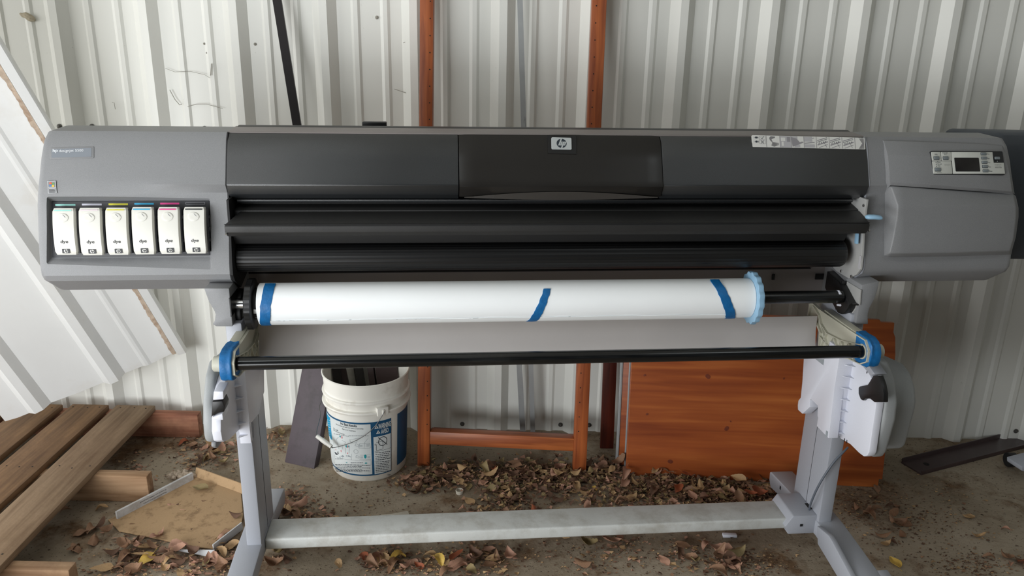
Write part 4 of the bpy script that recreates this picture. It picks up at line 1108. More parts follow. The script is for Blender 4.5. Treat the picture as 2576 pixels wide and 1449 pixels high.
# cable from the right unit down to the beam
m = MB()
pp = [L(2133, 1125, y=.0), L(2118, 1141, y=-.008), L(2098, 1162, y=-.012), L(2075, 1195, y=-.012), L(2056, 1228, y=-.005), L(2044, 1255, y=.01), L(2037, 1275, y=.03), L(2035, 1292, y=.058)]
def smooth_path(p, k=6):
    out = []
    for i in range(len(p) - 1):
        p0, p1, p2, p3 = p[max(i - 1, 0)], p[i], p[i + 1], p[min(i + 2, len(p) - 1)]
        for j in range(k):
            t = j / k
            out.append(.5 * ((2 * p1) + (p2 - p0) * t + (2 * p0 - 5 * p1 + 4 * p2 - p3) * t * t + (3 * p1 - p0 - 3 * p2 + p3) * t ** 3))
    out.append(p[-1]); return out
m.tube(smooth_path(pp), .0032, M['cable'], 10); m.build('power_cable', M['cable'], PR, 60)
# ================================================================== THINGS AROUND THE PRINTER
def at_floor(px, py, z=0.0): v = WZ(px, py, z); return v
# ---- leaning off-cut of ribbed sheet, left
A_ = WY(468, 877, 2.76); B_ = WY(110, 1012, 2.58); P_ = WY(150, 345, 2.5)
nn_ = (B_ - A_).cross(P_ - A_).normalized(); e2 = (P_ - A_).normalized(); e1 = nn_.cross(e2)
if e1.dot(B_ - A_) < 0: e1 = -e1
if nn_.y > 0: nn_ = -nn_                    # towards the camera
prof = [(-.002, .0), (.0, .026), (.004, .030), (.030, .030), (.036, .004), (.06, 0), (.13, 0), (.14, .004), (.15, .004), (.16, 0), (.226, 0), (.252, .028), (.282, .028), (.306, 0), (.40, 0), (.49, 0), (.515, .028), (.545, .028), (.57, 0), (.61, 0), (.65, 0)]
OF = thing('ribbed_sheet_offcut', tuple(A_), 'stained white ribbed metal sheet leaning diagonally against the left of the wall', 'metal sheet')
m = MB(); rings = []
def opt(u, h, v): return e1 * u + nn_ * h + e2 * v
nv = 24
for i in range(nv + 1):
    v = 2.1 * i / nv
    rings.append([opt(u, h, v + .02 * (u if i == 0 else 0) + (.004 * math.sin(u * 40) if i == 0 else 0)) for u, h in prof])
m.loft(rings, M['offcut'], caps=False, closed=False)
m.loft([[p - nn_ * .0015 for p in r] for r in rings], M['offcut'], caps=False, closed=False)
m.build('sheet', M['offcut'], OF, 20)
random.seed(3)
m = MB(); rings = []
for i in range(241):
    v = 2.05 * i / 240; w0 = .0375; w1 = w0 + .012 + .002 * math.sin(i * .35) + .004 * random.random()
    rings.append([opt(w0, .0055, v), opt(w1, .0032, v)])
m.loft(rings, M['rust'], caps=False, closed=False); m.build('stain_strip', M['rust'], OF, None, 'brown crusty stain along the right rib')

# ---- bucket
BC = Vector((-.506, 2.556, 0)); BH = .372
def brad(z): return .132 + (.147 - .132) * z / BH
BK = thing('plastic_bucket', tuple(BC), 'white five-gallon plastic bucket with a printed blue label, standing open and full of brown strips', 'bucket')
prof_b = [(.004, .128), (0, .124), (.0, .126), (.006, .131), (.20, brad(.20)), (.262, brad(.262)), (.264, .153), (.270, .155), (.274, .153), (.276, brad(.27)), (.300, .1445), (.302, .152), (.307, .1535), (.311, .152), (.313, .1455), (.366, .148), (.368, .1515), (.373, .152), (.375, .149), (.373, .1455), (.36, .1445), (.20, .137), (.02, .127), (.012, .02)]
m = MB(); m.disc_stack([(.0, .02)] + prof_b, M['bucket'], 'z', n=72, caps=True); m.build('body', M['bucket'], BK, 40)
def bk(px, py, extra=0.0):
    """hit the tapered bucket wall -> (theta, z)"""
    r = _ray(px, py); o = CAMP - np.array(BC); R_ = .140 + extra
    for _ in range(6):
        a = r[0] ** 2 + r[1] ** 2; b = 2 * (o[0] * r[0] + o[1] * r[1]); c = o[0] ** 2 + o[1] ** 2 - R_ ** 2
        dsc = b * b - 4 * a * c
        if dsc < 0: dsc = 0
        t = (-b - math.sqrt(dsc)) / (2 * a); p = o + t * r; R_ = brad(max(0, min(BH, p[2]))) + extra
    return math.atan2(p[1], p[0]), p[2]
TH0 = -math.pi / 2
def bpos(th, z, off=.0006): r = brad(z) + off; return Vector((r * math.cos(th), r * math.sin(th), z))
def patch(mb, t0, t1, z0, z1, mm, off=.0006, n=None):
    n = n or max(2, int(abs(t1 - t0) / .06)); 
    for i in range(n):
        a, b = t0 + (t1 - t0) * i / n, t0 + (t1 - t0) * (i + 1) / n
        mb.face([bpos(a, z0, off), bpos(b, z0, off), bpos(b, z1, off), bpos(a, z1, off)], mm)
def bcrop(u, v): return bk(800 + u / 7.246, 1030 + v / 7.246)
zt_ = bcrop(700, 242)[1]; zb_ = bcrop(800, 1212)[1]
tL = bcrop(122, 300)[0] - .25; tM0 = bcrop(258, 500)[0]; tM1 = bcrop(968, 600)[0]; tS = bcrop(1012, 600)[0]; tR = bcrop(1334, 500)[0]
tB0 = bcrop(1442, 500)[0]
m = MB()
patch(m, tL, tR, zb_, zt_, M['lb_blue'], .0005, 40)
lb = m.build('label', M['lb_blue'], BK, 40, 'dark blue and white printed label with warnings and small pictures')
m = MB(); patch(m, tL, tM1, zb_ + .006, zt_ - .006, M['lb_white'], .0009, 34); patch(m, tS, tR - .02, zb_ + .004, zt_ - .058, M['lb_white'], .0009, 12); 
m.build('label_paper', M['lb_white'], lb, 40)
m = MB(); patch(m, tL, tM0, bcrop(250, 545)[1], zt_ - .012, M['lb_cyan'], .0012, 12); m.build('cyan_block', M['lb_cyan'], lb, 40)
m = MB(); patch(m, tB0, tB0 + .9, zb_ + .01, zt_ + .004, M['lb_blue'], .0008, 14); m.build('side_label', M['lb_blue'], BK, 40, 'blue side label at the right of the bucket')
def wrapxy(x, y, z): return bpos(x, y, z)
def btext(mb, s, u0, v0, u1, v1, mm, off=.0014, bold=.0, vs=None):
    ta, za = bcrop(u0, v1); tb, zb__ = bcrop(u1, v0)
    c_ = bcrop((u0 + u1) / 2, (v0 + v1) / 2)[1]; hh = bcrop((u0 + u1) / 2, v0)[1] - bcrop((u0 + u1) / 2, v1)[1]
    put_text(mb, s, ta, c_ - hh / 2, tb - ta, hh, mm, None, off, bold=bold, wrap=wrapxy)
def bline(mb, a, b, w, mm, off=.0014, n=4):
    ta, za = bcrop(*a); tb, zb__ = bcrop(*b)
    pa, pb = Vector((ta * .14, za)), Vector((tb * .14, zb__)); d = (pb - pa)
    if d.length < 1e-6: return
    nrm = Vector((-d.y, d.x)).normalized() * w / 2
    for i in range(n):
        p, q = pa + d * i / n, pa + d * (i + 1) / n
        mb.face([bpos(x.x / .14, x.y, off) for x in (p - nrm, q - nrm, q + nrm, p + nrm)], mm)
def bcirc(mb, u, v, r, w, mm, off=.0015, ky=1.0, fill=False):
    t, z = bcrop(u, v); n = 24
    for k in range(n):
        a, b = 2 * math.pi * k / n, 2 * math.pi * (k + 1) / n
        def q(rr_, an): return bpos(t + rr_ * math.cos(an) / .14, z + rr_ * ky * math.sin(an), off)
        if fill: mb.face([q(0.0001, a), q(r, a), q(r, b)], mm)
        else: mb.face([q(r - w, a), q(r, a), q(r, b), q(r - w, b)], mm)
I_ = M['lb_ink']; Wt = M['lb_white']; GR = M['lb_grey']
m = MB(); btext(m, 'WARNING', 1100, 235, 1322, 335, Wt, bold=.03); btext(m, 'AVISO', 1145, 345, 1282, 430, Wt, bold=.03)
for (u, v) in ((1065, 325), (1095, 415)):
    t, z = bcrop(u, v); m.face([bpos(t - .055, z - .005, .0014), bpos(t + .055, z - .005, .0014), bpos(t, z + .0085, .0014)], Wt)
    m.face([bpos(t - .006, z - .002, .0018), bpos(t + .006, z - .002, .0018), bpos(t + .006, z + .004, .0018), bpos(t - .006, z + .004, .0018)], I_)
m.build('warning_lettering', Wt, lb, None)
m = MB(); btext(m, 'For Best Results', 418, 262, 705, 306, I_, bold=.02)
btext(m, 'Mix in a clean pail with cool water at room temp', 340, 322, 825, 352, I_); btext(m, 'Water to Air Temperatures', 443, 366, 685, 396, I_)
btext(m, 'For walls', 290, 352, 370, 376, I_); btext(m, 'Store above freezing', 290, 408, 482, 436, I_)
m.build('instruction_lettering', I_, lb, None)
random.seed(11)
m = MB()
def dashes(u0, u1, v0, w=.0016, mm=I_, dv=0):
    u = u0
    while u < u1:
        l = random.uniform(14, 46); e = min(u + l, u1); bline(m, (u, v0 + dv * (u - u0)), (e, v0 + dv * (e - u0)), w, mm, n=2); u = e + random.uniform(6, 12)
for v in (428,): dashes(290, 560, 440, .0015, dv=.18); dashes(560, 920, 478, .0015, dv=0)
for k, v in enumerate((1002, 1028, 1054, 1080, 1104, 1126)): dashes(316 + (k % 3) * 12, 950 - (k % 2) * 150, v, .0021, dv=.02)
for k in range(5): dashes(1045, 1310 - (k % 2) * 25, 790 + 32 * k, .0022, dv=-.1)
for k in range(7): dashes(1050, 1310 - (k % 3) * 20, 960 + 30 * k, .0022, dv=-.1)
dashes(320, 460, 900, .0015); dashes(600, 820, 970, .0018); dashes(196, 275, 950, .003, dv=.5); dashes(200, 280, 985, .003, dv=.5)
m.build('fine_print', I_, lb, None); 
m = MB()
for k in range(8): dashes(160, 232, 180 + 42 * k, .0016, Wt, dv=.3)
m.build('fine_print', Wt, lb, None)
m = MB()
bcirc(m, 1178, 575, .0165, .0022, I_, ky=1.1); bline(m, (1095, 510), (1258, 635), .0022, I_); bline(m, (1180, 560), (1180, 710), .0014, I_); bline(m, (1060, 600), (1180, 575), .0012, I_); bline(m, (1060, 640), (1062, 745), .0012, I_); bline(m, (1062, 745), (1180, 720), .0012, I_)
bcirc(m, 1045, 640, .003, .001, I_)
for a, b in (((1030, 770), (1332, 690)), ((1030, 950), (1332, 862)), ((1332, 250), (1332, 1100)), ((300, 840), (610, 915)), ((610, 915), (610, 805)), ((300, 715), (300, 1000)), ((610, 915), (965, 930)), ((965, 930), (965, 1005)), ((300, 960), (965, 1010))): bline(m, a, b, .0009, GR if a[0] < 1000 else I_)
bcirc(m, 692, 765, .0083, .0008, GR)
for a, b in (((580, 545), (735, 520)), ((735, 520), (700, 600)), ((700, 600), (600, 610)), ((600, 610), (580, 545)), ((675, 660), (690, 620)), ((690, 620), (740, 640)), ((740, 640), (740, 670)), ((740, 670), (675, 660)), ((760, 620), (940, 615)), ((745, 700), (955, 700)), ((760, 620), (745, 700)), ((940, 615), (955, 700)), ((840, 690), (850, 600)), ((850, 600), (910, 525)), ((690, 870), (700, 835)), ((700, 835), (750, 850)), ((750, 850), (750, 885)), ((750, 885), (690, 870)), ((770, 830), (955, 825)), ((760, 910), (965, 905)), ((340, 540), (380, 500)), ((340, 540), (350, 580)), ((440, 560), (500, 590)), ((500, 590), (490, 640)), ((290, 600), (300, 660)), ((360, 600), (365, 660)), ((380, 650), (385, 720)), ((455, 650), (450, 720)), ((500, 700), (505, 800)), ((575, 690), (570, 800))): bline(m, a, b, .0010, GR, n=2)
for u, v in ((330, 800), (425, 840), (545, 850)):
    for k in range(7):
        du, dv_ = random.uniform(-32, 32), random.uniform(-26, 30); bline(m, (u + du, v + dv_), (u + du + 22, v + dv_ + random.uniform(-8, 8)), .0030, GR if u > 400 else I_, n=1)
for u, v in ((780, 660), (900, 650), (790, 870), (920, 865)): 
    for k in range(3): bline(m, (u - 20, v - 12 + 14 * k), (u + 30, v - 14 + 14 * k), .0012, GR, n=1)
m.build('pictograms', I_, lb, None)
m = MB()
bcirc(m, 862, 855, .0042, 0, M['lb_teal'], ky=1.9, fill=True); bcirc(m, 525, 967, .0035, 0, M['lb_teal'], ky=.4, fill=True); bcirc(m, 875, 975, .0045, 0, M['lb_teal'], ky=.5, fill=True)
bcirc(m, 520, 670, .0035, 0, M['lb_teal'], ky=1.3, fill=True); bcirc(m, 565, 670, .002, 0, M['lb_teal'], ky=2, fill=True); bcirc(m, 408, 490, .003, 0, M['lb_teal'], ky=1.2, fill=True)
bcirc(m, 440, 505, .0024, 0, M['lb_pink'], ky=2.2, fill=True); bcirc(m, 542, 675, .002, 0, M['lb_pink'], ky=2.4, fill=True); bcirc(m, 425, 755, .0018, 0, M['lb_pink'], ky=2.6, fill=True); bcirc(m, 330, 730, .0015, 0, M['lb_pink'], ky=2, fill=True); bcirc(m, 542, 795, .002, 0, M['lb_pink'], ky=1.4, fill=True)
m.build('coloured_pictograms', M['lb_teal'], lb, None)
# ear, bail wire and grip
def bp_(px, py, ex): t, z = bk(px, py, ex); r = brad(z) + ex; return Vector((r * math.cos(t), r * math.sin(t), z))
e_ = bp_(963, 1036, .012); th = math.atan2(e_.y, e_.x)
mxe = Matrix.Rotation(th, 4, 'Z')
m = MB(); m.box((.138, -.020, e_.z - .014), (.159, .020, e_.z + .016), M['bucket'], .003, mx=mxe)
m.box((.150, -.004, e_.z - .010), (.1635, .004, e_.z + .010), M['bucket'], .002, mx=mxe); m.build('handle_ear', M['bucket'], BK)
mxo = Matrix.Rotation(th + math.pi, 4, 'Z')
m = MB(); m.box((.138, -.020, e_.z - .014), (.159, .020, e_.z + .016), M['bucket'], .003, mx=mxo); m.build('handle_ear', M['bucket'], BK)
wire_pts = [bp_(967, 1035, .020), bp_(960, 1048, .02), bp_(942, 1074, .022), bp_(915, 1097, .024), bp_(880, 1115, .026), bp_(845, 1125, .028), bp_(836, 1126, .030)]
g0, g1 = bp_(834, 1124, .032), bp_(816, 1096, .05)
thL = th + math.pi
g1 = g0 + (Vector((-.075, -.02, .045)))
g1 = bp_(812, 1100, .036) + Vector((-.02, .0, .004))
eL = Vector((.162 * math.cos(thL), .162 * math.sin(thL), e_.z))
far = [g0, g1, Vector((-.164, -.02, g1.z + .03)), Vector((-.168, .03, (g1.z + e_.z) / 2 + .01)), eL]
m = MB(); m.tube(smooth_path(wire_pts + far, 5), .0014, M['wire'], 8); m.build('bail_wire', M['wire'], BK, 60, 'bent steel bail wire')
m = MB(); m.tube([g0, g0.lerp(g1, .3), g0.lerp(g1, .34), g0.lerp(g1, .66), g0.lerp(g1, .7), g1], .0075, M['cream'], 14, radii=[.0072, .0072, .0082, .0082, .0072, .0072])
m.build('handle_grip', M['cream'], BK, 50)

# ---- brown channels standing in the bucket, and the long black bar
def channel(name, base, top, w, d, mm, label, cat, group=None, rot=0.0):
    b, t = Vector(base), Vector(top); ax = (t - b); Ln = ax.length; ax.normalize()
    x = Vector((math.cos(rot), math.sin(rot), 0)); x = (x - ax * x.dot(ax)).normalized(); y = ax.cross(x)
    mx = Matrix(((x.x, y.x, ax.x, 0), (x.y, y.y, ax.y, 0), (x.z, y.z, ax.z, 0), (0, 0, 0, 1)))
    tk = .003
    m = MB(); m.prism([(-w / 2, 0), (w / 2, 0), (w / 2, d), (w / 2 - tk, d), (w / 2 - tk, tk), (-w / 2 + tk, tk), (-w / 2 + tk, d), (-w / 2, d)], 'z', 0, Ln, mm, mx=mx)
    o = m.build(name, mm, None, 30); o.location = b; tag(o, label, cat, group); return o
gch = 'brown metal channels in the bucket'
lab_ch = 'dark brown metal channel standing in the white bucket'
channel('metal_channel', (-.552, 2.60, .02), WY(846, 860, 2.66), .028, .02, M['brownmetal'], 'dark brown metal channel in the white bucket, nearest its left rim', 'metal channel', gch, .2)
channel('metal_channel', (-.507, 2.61, .02), WY(893, 860, 2.68), .030, .02, M['blackmetal'], 'darkest narrow metal channel, in the middle of the white bucket', 'metal channel', gch, .5)
channel('metal_channel', (-.468, 2.60, .02), WY(922, 860, 2.67), .022, .02, M['brownmetal'], 'narrow brown metal channel in the white bucket with a bright edge at its right', 'metal channel', gch, -.1)
channel('metal_channel', (-.425, 2.60, .02), WY(966, 860, 2.67), .078, .02, M['brownmetal'], 'widest brown metal channel in the white bucket, near its right rim', 'metal channel', gch, .05)
bt = WY(690, -40, 2.765); bm_ = Vector((-.582, 2.570, .03))
dirb = (bt - bm_).normalized()
base = bm_
channel('metal_bar', base, bt + dirb * .05, .028, .018, M['blackmetal'], 'long black metal bar leaning against the wall, rising behind the left half of the printer', 'metal bar', None, .15)

# ---- dark plank left of the bucket
def lean_box(name, quad_bottom_left, quad_bottom_right, top_left, thick, mm, label, cat, bev=.001, parent=None):
    """board from its three front corners; thickness goes back"""
    bl, br_, tl_ = Vector(quad_bottom_left), Vector(quad_bottom_right), Vector(top_left)
    x = (br_ - bl); w = x.length; x.normalize(); y = (tl_ - bl); y = y - x * y.dot(x); h = y.length; y.normalize(); z = x.cross(y)   # z points to the viewer if x right, y up
    mx = Matrix(((x.x, -z.x, y.x, bl.x), (x.y, -z.y, y.y, bl.y), (x.z, -z.z, y.z, bl.z), (0, 0, 0, 1)))
    return mx, w, h
bl, br_ = WZ(716, 1163), WZ(790, 1180); tl_ = WY(733, 900, 2.71)
mx, w, h = lean_box('plank', bl, br_, tl_, .02, None, '', '')
o = MB(); o.box((0, 0, 0), (w, .03, h * 1.5), M['plank'], .002)
o = o.build('plank', M['plank'], None); o.matrix_world = mx
tag(o, 'dark brown plank leaning against the wall just left of the white bucket', 'plank')

# ---- orange shelf frame
SF = thing('shelf_frame', (0, 2.53, 0), 'orange stained frame of two tall drilled uprights and a bottom rail against the wall', 'wooden frame')
SF.location = (0, 0, 0)
def upright(px_b0, px_b1, py_b, px_t0, px_t1, name):
    b0, b1 = WZ(px_b0, py_b), WZ(px_b1, py_b + 2); t0, t1 = WY(px_t0, 0, 2.735), WY(px_t1, 0, 2.735)
    w = .5 * ((b1 - b0).length + (t1 - t0).length)
    d = (t0 - b0).normalized(); Ln = (t0 - b0).length + .35
    x = Vector((1, .0, 0)); x = (x - d * x.dot(d)).normalized(); y = d.cross(x)
    mx = Matrix(((x.x, y.x, d.x, b0.x), (x.y, y.y, d.y, b0.y), (x.z, y.z, d.z, b0.z), (0, 0, 0, 1)))
    m = MB(); m.box((0, 0, 0), (w, .045, Ln), M['orange'], .002)
    o = m.build('upright', M['orange'], SF); o.matrix_local = mx
    return o, mx, w, Ln, b0, d
uL, mxL, wL, LL, bL, dL = upright(1050, 1080, 1172, 1056, 1090, 'l')
uR, mxR, wR, LR, bR, dR = upright(1441, 1472, 1192, 1490, 1529, 'r')
for (o, w, Ln, u) in ((uL, wL, LL, .78), (uR, wR, LR, .30)):
    k = 0; z = .16
    while z < Ln - .05 and k < 60:
        m = MB(); m.disc_stack([(-.0004, .0022), (.0015, .0022)], M['hole'], 'y', (w * u, 0, z), 8); m.build('peg_hole', M['hole'], o, None); z += .0535; k += 1
m = MB(); r0 = bL + dL * .085; r1 = bR + dR * .085
x = (r1 - r0).normalized(); up = dL; y = up.cross(x)
mx = Matrix(((x.x, y.x, up.x, r0.x), (x.y, y.y, up.y, r0.y), (x.z, y.z, up.z, r0.z), (0, 0, 0, 1)))
m.box((wL, .004, -.002), ((r1 - r0).length, .05, .046), M['orange_h'], .002); o = m.build('bottom_rail', M['orange_h'], SF); o.matrix_local = mx
m = MB(); m.box((wL + .01, .075, .0), ((r1 - r0).length + .02, .095, .03), M['redbrown_h'], .002); m.box((wL, .05, .0), ((wL + .02), .095, .03), M['redbrown_h'], .002)
o = m.build('rear_rail', M['redbrown_h'], SF, label='dark red rail behind the bottom rail'); o.matrix_local = mx

# ---- aluminium strips leaning behind the frame
gal = 'dull aluminium strips leaning against the wall'
def strip_bar(b, t, w, label, ext=0.0, d=.012, mm='alu', name='metal_strip', cat='metal strip', group=gal):
    b, t = Vector(b), Vector(t); dd = (t - b).normalized()
    return channel(name, b, t + dd * ext, w, d, M[mm], label, cat, group, 0)
strip_bar(WZ(1341, 1104), WY(1308, 0, 2.765), .018, 'dull aluminium strip leaning on the wall, the tall one rising above the printer', .2, .008)
strip_bar(WZ(1316, 1105), WY(1305, 890, 2.760), .021, 'short dull aluminium strip leaning on the wall under the printer, left of the tall one', .1, .008)

# ---- orange boards
bl, br_ = WZ(1574, 1196), WZ(2208, 1226)
tlp = WY(1578, 800, 2.60)
mx, w, h = lean_box('b', bl, br_, tlp, .02, None, '', '')
OB = thing('wooden_board', (0, 0, 0), 'large orange stained pine board with knots, leaning behind the right leg of the printer', 'board'); OB.matrix_world = mx
w = 0.885
m = MB()
h = (WY(2200, 797, 2.60) - Vector(br_)).length * .99
m.prism([(0, 0), (w, 0), (w, .03), (w + .012, .03), (w + .014, h * .80), (w + .008, h * .9), (w + .0, h * .93), (w - .0, h * .985), (w - .045, h * .985), (w - .05, h), (.01, h), (0, h)], 'y', 0, .022, M['board'], .0012)
m.build('board_panel', M['board'], OB, None)
m = MB()
ib = mx.inverted()
def on_board(px, py):
    r = _ray(px, py); n = mx.to_3x3() @ Vector((0, 1, 0)); o = mx.translation; c = Vector(CAMP); rv = Vector(r)
    t = (o - c).dot(n) / rv.dot(n); return ib @ (c + rv * t)
for px, py, r in ((1781, 947, .0115), (1828, 1078, .011), (1686, 1161, .011), (1838, 1060, .004), (1622, 944, .006), (1628, 1042, .006), (1972, 952, .005)):
    p = on_board(px, py); m = MB()
    m.disc_stack([(.001, r * .75), (-.0006, r * .75), (-.0008, r * .4)], M['knot'], 'y', (p.x, 0, p.z), 18, rf=lambda k, n: 1 + .15 * math.sin(6.28 * k / n * 2 + px)); m.build('knot', M['knot'], OB, 40)
m = MB(); m.box((w + .002, .001, .032), (w + .010, .02, .055), M['alu'], .001); m.build('corner_bracket', M['alu'], OB)
# second board edge with its metal edging, behind to the left
b2 = WZ(1556, 1180); mx2 = mx.copy(); mx2.translation = b2 + Vector((0, .012, 0))
SB = thing('wooden_board', (0, 0, 0), 'second orange board, mostly hidden behind the large one, with silver edge trim on its left', 'board'); SB.matrix_world = mx2
m = MB(); m.box((0, .0, .01), (.6, .02, h * .95), M['board'], .001); m.build('board_panel', M['board'], SB)
m = MB(); m.box((-.010, -.003, -.01), (-.001, .024, h * .95), M['alu'], .001); m.prism([(-.010, 0), (-.028, -.03), (-.006, -.045), (-.001, 0)], 'y', -.002, .0, M['alu']); m.build('edge_trim', M['alu'], SB)
m = MB(); m.box((.0205, -.006, -.04), (.027, .0, h * .95), M['alu'], .001); m.build('edge_trim', M['alu'], SB)
# dark red board further back
b3 = WZ(1510, 1128); mx3 = Matrix.Translation((b3.x, b3.y, 0)) @ Matrix.Rotation(math.radians(-9), 4, 'X')
m = MB(); m.box((0, 0, .0), (.05, .02, .72), M['redbrown'], .001); o = m.build('plank', M['redbrown'], None); o.matrix_world = mx3
tag(o, 'dark red-brown plank in shadow between the orange frame and the orange boards', 'plank')

# ---- pallet
PA = thing('pallet', (-1.6, 2.3, 0), 'weathered wooden pallet lying on the floor at the left', 'pallet')
PA.location = (0, 0, 0)
def jag(name, x0, x1, y0, y1, z0, z1, mm, bev=.004):
    m = MB(); t = bmesh.new()
    m.box((x0, y0, z0), (x1, y1, z1), mm, bev)
    o = m.build(name, mm, PA, 30); o.location = (0, 0, 0); return o
slats = [(-1.530, -1.353, 'palletA', 2.742), (-1.692, -1.553, 'palletB', 2.740), (-1.882, -1.735, 'palletB', 2.735), (-2.07, -1.912, 'palletB', 2.735), (-2.27, -2.12, 'palletB', 2.74)]
slats = [(-1.500, -1.353, 'palletA', 2.742), (-1.668, -1.529, 'palletB', 2.740), (-1.845, -1.702, 'palletB', 2.735), (-2.03, -1.880, 'palletB', 2.735), (-2.22, -2.07, 'palletB', 2.74)]
for i, (x0, x1, mm, y1) in enumerate(slats):
    m = MB(); cxs, cys = (x0 + x1) / 2, 2.1
    m.box((x0 - cxs, 1.45 - cys, .098), (x1 - cxs, y1 - cys, .12), M[mm], .003)
    o = m.build('deck_board', M[mm], PA, 30); o.location = (cxs, cys, 0)
    random.seed(20 + i)
    for yy in (2.715, 2.29, 1.84):
        for k in range(3):
            m = MB(); nx = x0 + .02 + k * (x1 - x0 - .04) / 2 + random.uniform(-.008, .008); ny = yy + random.uniform(-.012, .006)
            m.disc_stack([(.119, .0028), (.1207, .0028)], M['hole'], 'z', (nx - cxs, ny - cys, 0), 8); m.build('nail', M['hole'], o, None)
for (y0, mm, xr) in ((2.712, 'stringer_red', -1.183), (2.275, 'stringer', -1.182), (1.80, 'stringer', -1.182)):
    m = MB(); m.box((-2.3, y0, .0), (xr, y0 + .04, .097), M[mm], .004); m.build('stringer', M[mm], PA, 30)

# ---- opened cardboard tray
CB = thing('cardboard_tray', tuple(WZ(450, 1290)), 'torn shallow cardboard tray with white outer flaps lying on the floor behind the left foot', 'cardboard tray')
c0 = WZ(450, 1290)
def cb(px, py, z=0.0): return WZ(px, py, z) - c0
base = [(272, 1312), (300, 1300), (420, 1232), (478, 1197), (500, 1196), (606, 1236), (612, 1300), (606, 1330), (540, 1386), (470, 1375), (360, 1352), (300, 1340)]
m = MB(); m.prism([tuple(cb(px, py))[:2] for px, py in base], 'z', .003, .007, M['cardboard'], .001); m.build('tray_base', M['cardboard'], CB, None)
def flap_(name, a, b, ztop, thick, mm, lean=(0, 0)):
    a0, b0 = cb(*a), cb(*b); ln = Vector((lean[0], lean[1], 0)); d = (b0 - a0).normalized(); n_ = Vector((-d.y, d.x, 0)) * thick
    m = MB(); Z = Vector((0, 0, ztop)); S = Vector((0, 0, .003))
    m.loft([[a0 + S, a0 + S + n_, a0 + ln + n_ + Z, a0 + ln + Z], [b0 + S, b0 + S + n_, b0 + ln + n_ + Z, b0 + ln + Z]], M[mm]); return m.build(name, M[mm], CB, None)
f1 = flap_('tray_flap', (293, 1309), (484, 1209), .033, -.008, 'cardwhite')
f1['label'] = 'white folded flap with upside-down print'
a0, b0 = cb(293, 1309), cb(484, 1209); d_ = (b0 - a0).normalized()
fr = frame(a0 + Vector((d_.y, -d_.x, 0)) * .0088 + Vector((0, 0, .004)), d_, Vector((0, 0, 1)))
m = MB()
wl = (b0 - a0).length
up_ = fr @ Matrix.Rotation(math.pi, 4, 'Z') 
put_text(m, 'Printed on 100% recycled', -wl * .62, -.024, wl * .34, .006, M['ink_black'], up_, .0006)
put_text(m, 'Please recycle this carton', -wl * .62, -.014, wl * .30, .006, M['ink_black'], up_, .0006)
m.build('lettering', M['ink_black'], f1, None)
flap_('tray_flap', (490, 1204), (608, 1247), .032, .003, 'cardboard', (.0, .02))
flap_('tray_flap', (540, 1390), (612, 1333), .03, .004, 'cardwhite', (.0, -.004))
m = MB(); a, b_, c_ = cb(430, 1382, .01), cb(540, 1383, .022), cb(532, 1402, .004); m.loft([[a, b_, c_], [a + Vector((0, .001, -.002)), b_ + Vector((0, .002, -.002)), c_ + Vector((0, .002, -.002))]], M['cardwhite']); m.build('torn_corner', M['cardwhite'], CB, None)
# crumbly insulation lump behind the tray
def lump(name, px, py, rx, ry, rz, mm, label, cat, seed=1, n=14, amp=.3):
    random.seed(seed); p = WZ(px, py); m = MB(); t = bmesh.new(); bmesh.ops.create_icosphere(t, subdivisions=3, radius=1)
    ph = [random.uniform(0, 6) for _ in range(9)]
    for v in t.verts:
        c = v.co; k = 1 + amp * (math.sin(5 * c.x + ph[0]) * math.sin(6 * c.y + ph[1]) + .5 * math.sin(13 * c.z + ph[2]) * math.sin(11 * c.x + ph[3])) + random.uniform(-.05, .05)
        v.co = Vector((c.x * rx * k, c.y * ry * k, max(-.2, c.z) * rz * k + rz * .2))
    m._add(t, M[mm])
    for _ in range(46):
        t = bmesh.new(); bmesh.ops.create_icosphere(t, subdivisions=1, radius=random.uniform(.005, .010))
        c = Vector((random.gauss(0, rx * .5), random.gauss(0, ry * .6), rz * random.uniform(.3, 1.1)))
        for v in t.verts: v.co = v.co * random.uniform(.8, 1.2) + c
        m._add(t, M[mm])
    o = m.build(name, M[mm], None, None); o.location = p; return tag(o, label, cat)
lump('insulation_lump', 455, 1202, .045, .016, .016, 'foam', 'crumbly tan insulation lump lying behind the cardboard tray', 'debris', 2)
def chip(name, pts, z, mm, label, cat, th=.003):
    P = [WZ(px, py) for px, py in pts]; c = sum(P, Vector()) / len(P); m = MB()
    m.prism([((p - c).x, (p - c).y) for p in P], 'z', .0, th, M[mm], .001); o = m.build(name, M[mm], None, 40); o.location = c + Vector((0, 0, z)); return tag(o, label, cat)
chip('plaster_shard', [(941, 1306), (960, 1299), (985, 1297), (1026, 1289), (1032, 1304), (1000, 1312), (970, 1316), (945, 1313)], .001, 'chalk', 'jagged white shard lying on the floor behind the cross beam', 'debris', .006)
p = WZ(1156, 1241); m = MB(); m.disc_stack([(0, .012), (.012, .0135), (.013, .012), (.004, .0105), (.003, .002)], M['chalk'], 'z', n=18); o = m.build('plastic_cap', M['chalk'], None); o.location = p + Vector((0, 0, .0005)); tag(o, 'small round off-white plastic cap lying on the floor right of the bucket', 'plastic cap')  # a small round cap
p = WZ(1835, 1350); m = MB(); m.box((-.022, -.008, 0), (.022, .008, .010), M['white_plastic'], .002); o = m.build('plastic_block', M['white_plastic'], None); o.location = p; tag(o, 'small white plastic block lying under the right end of the cross beam', 'debris')
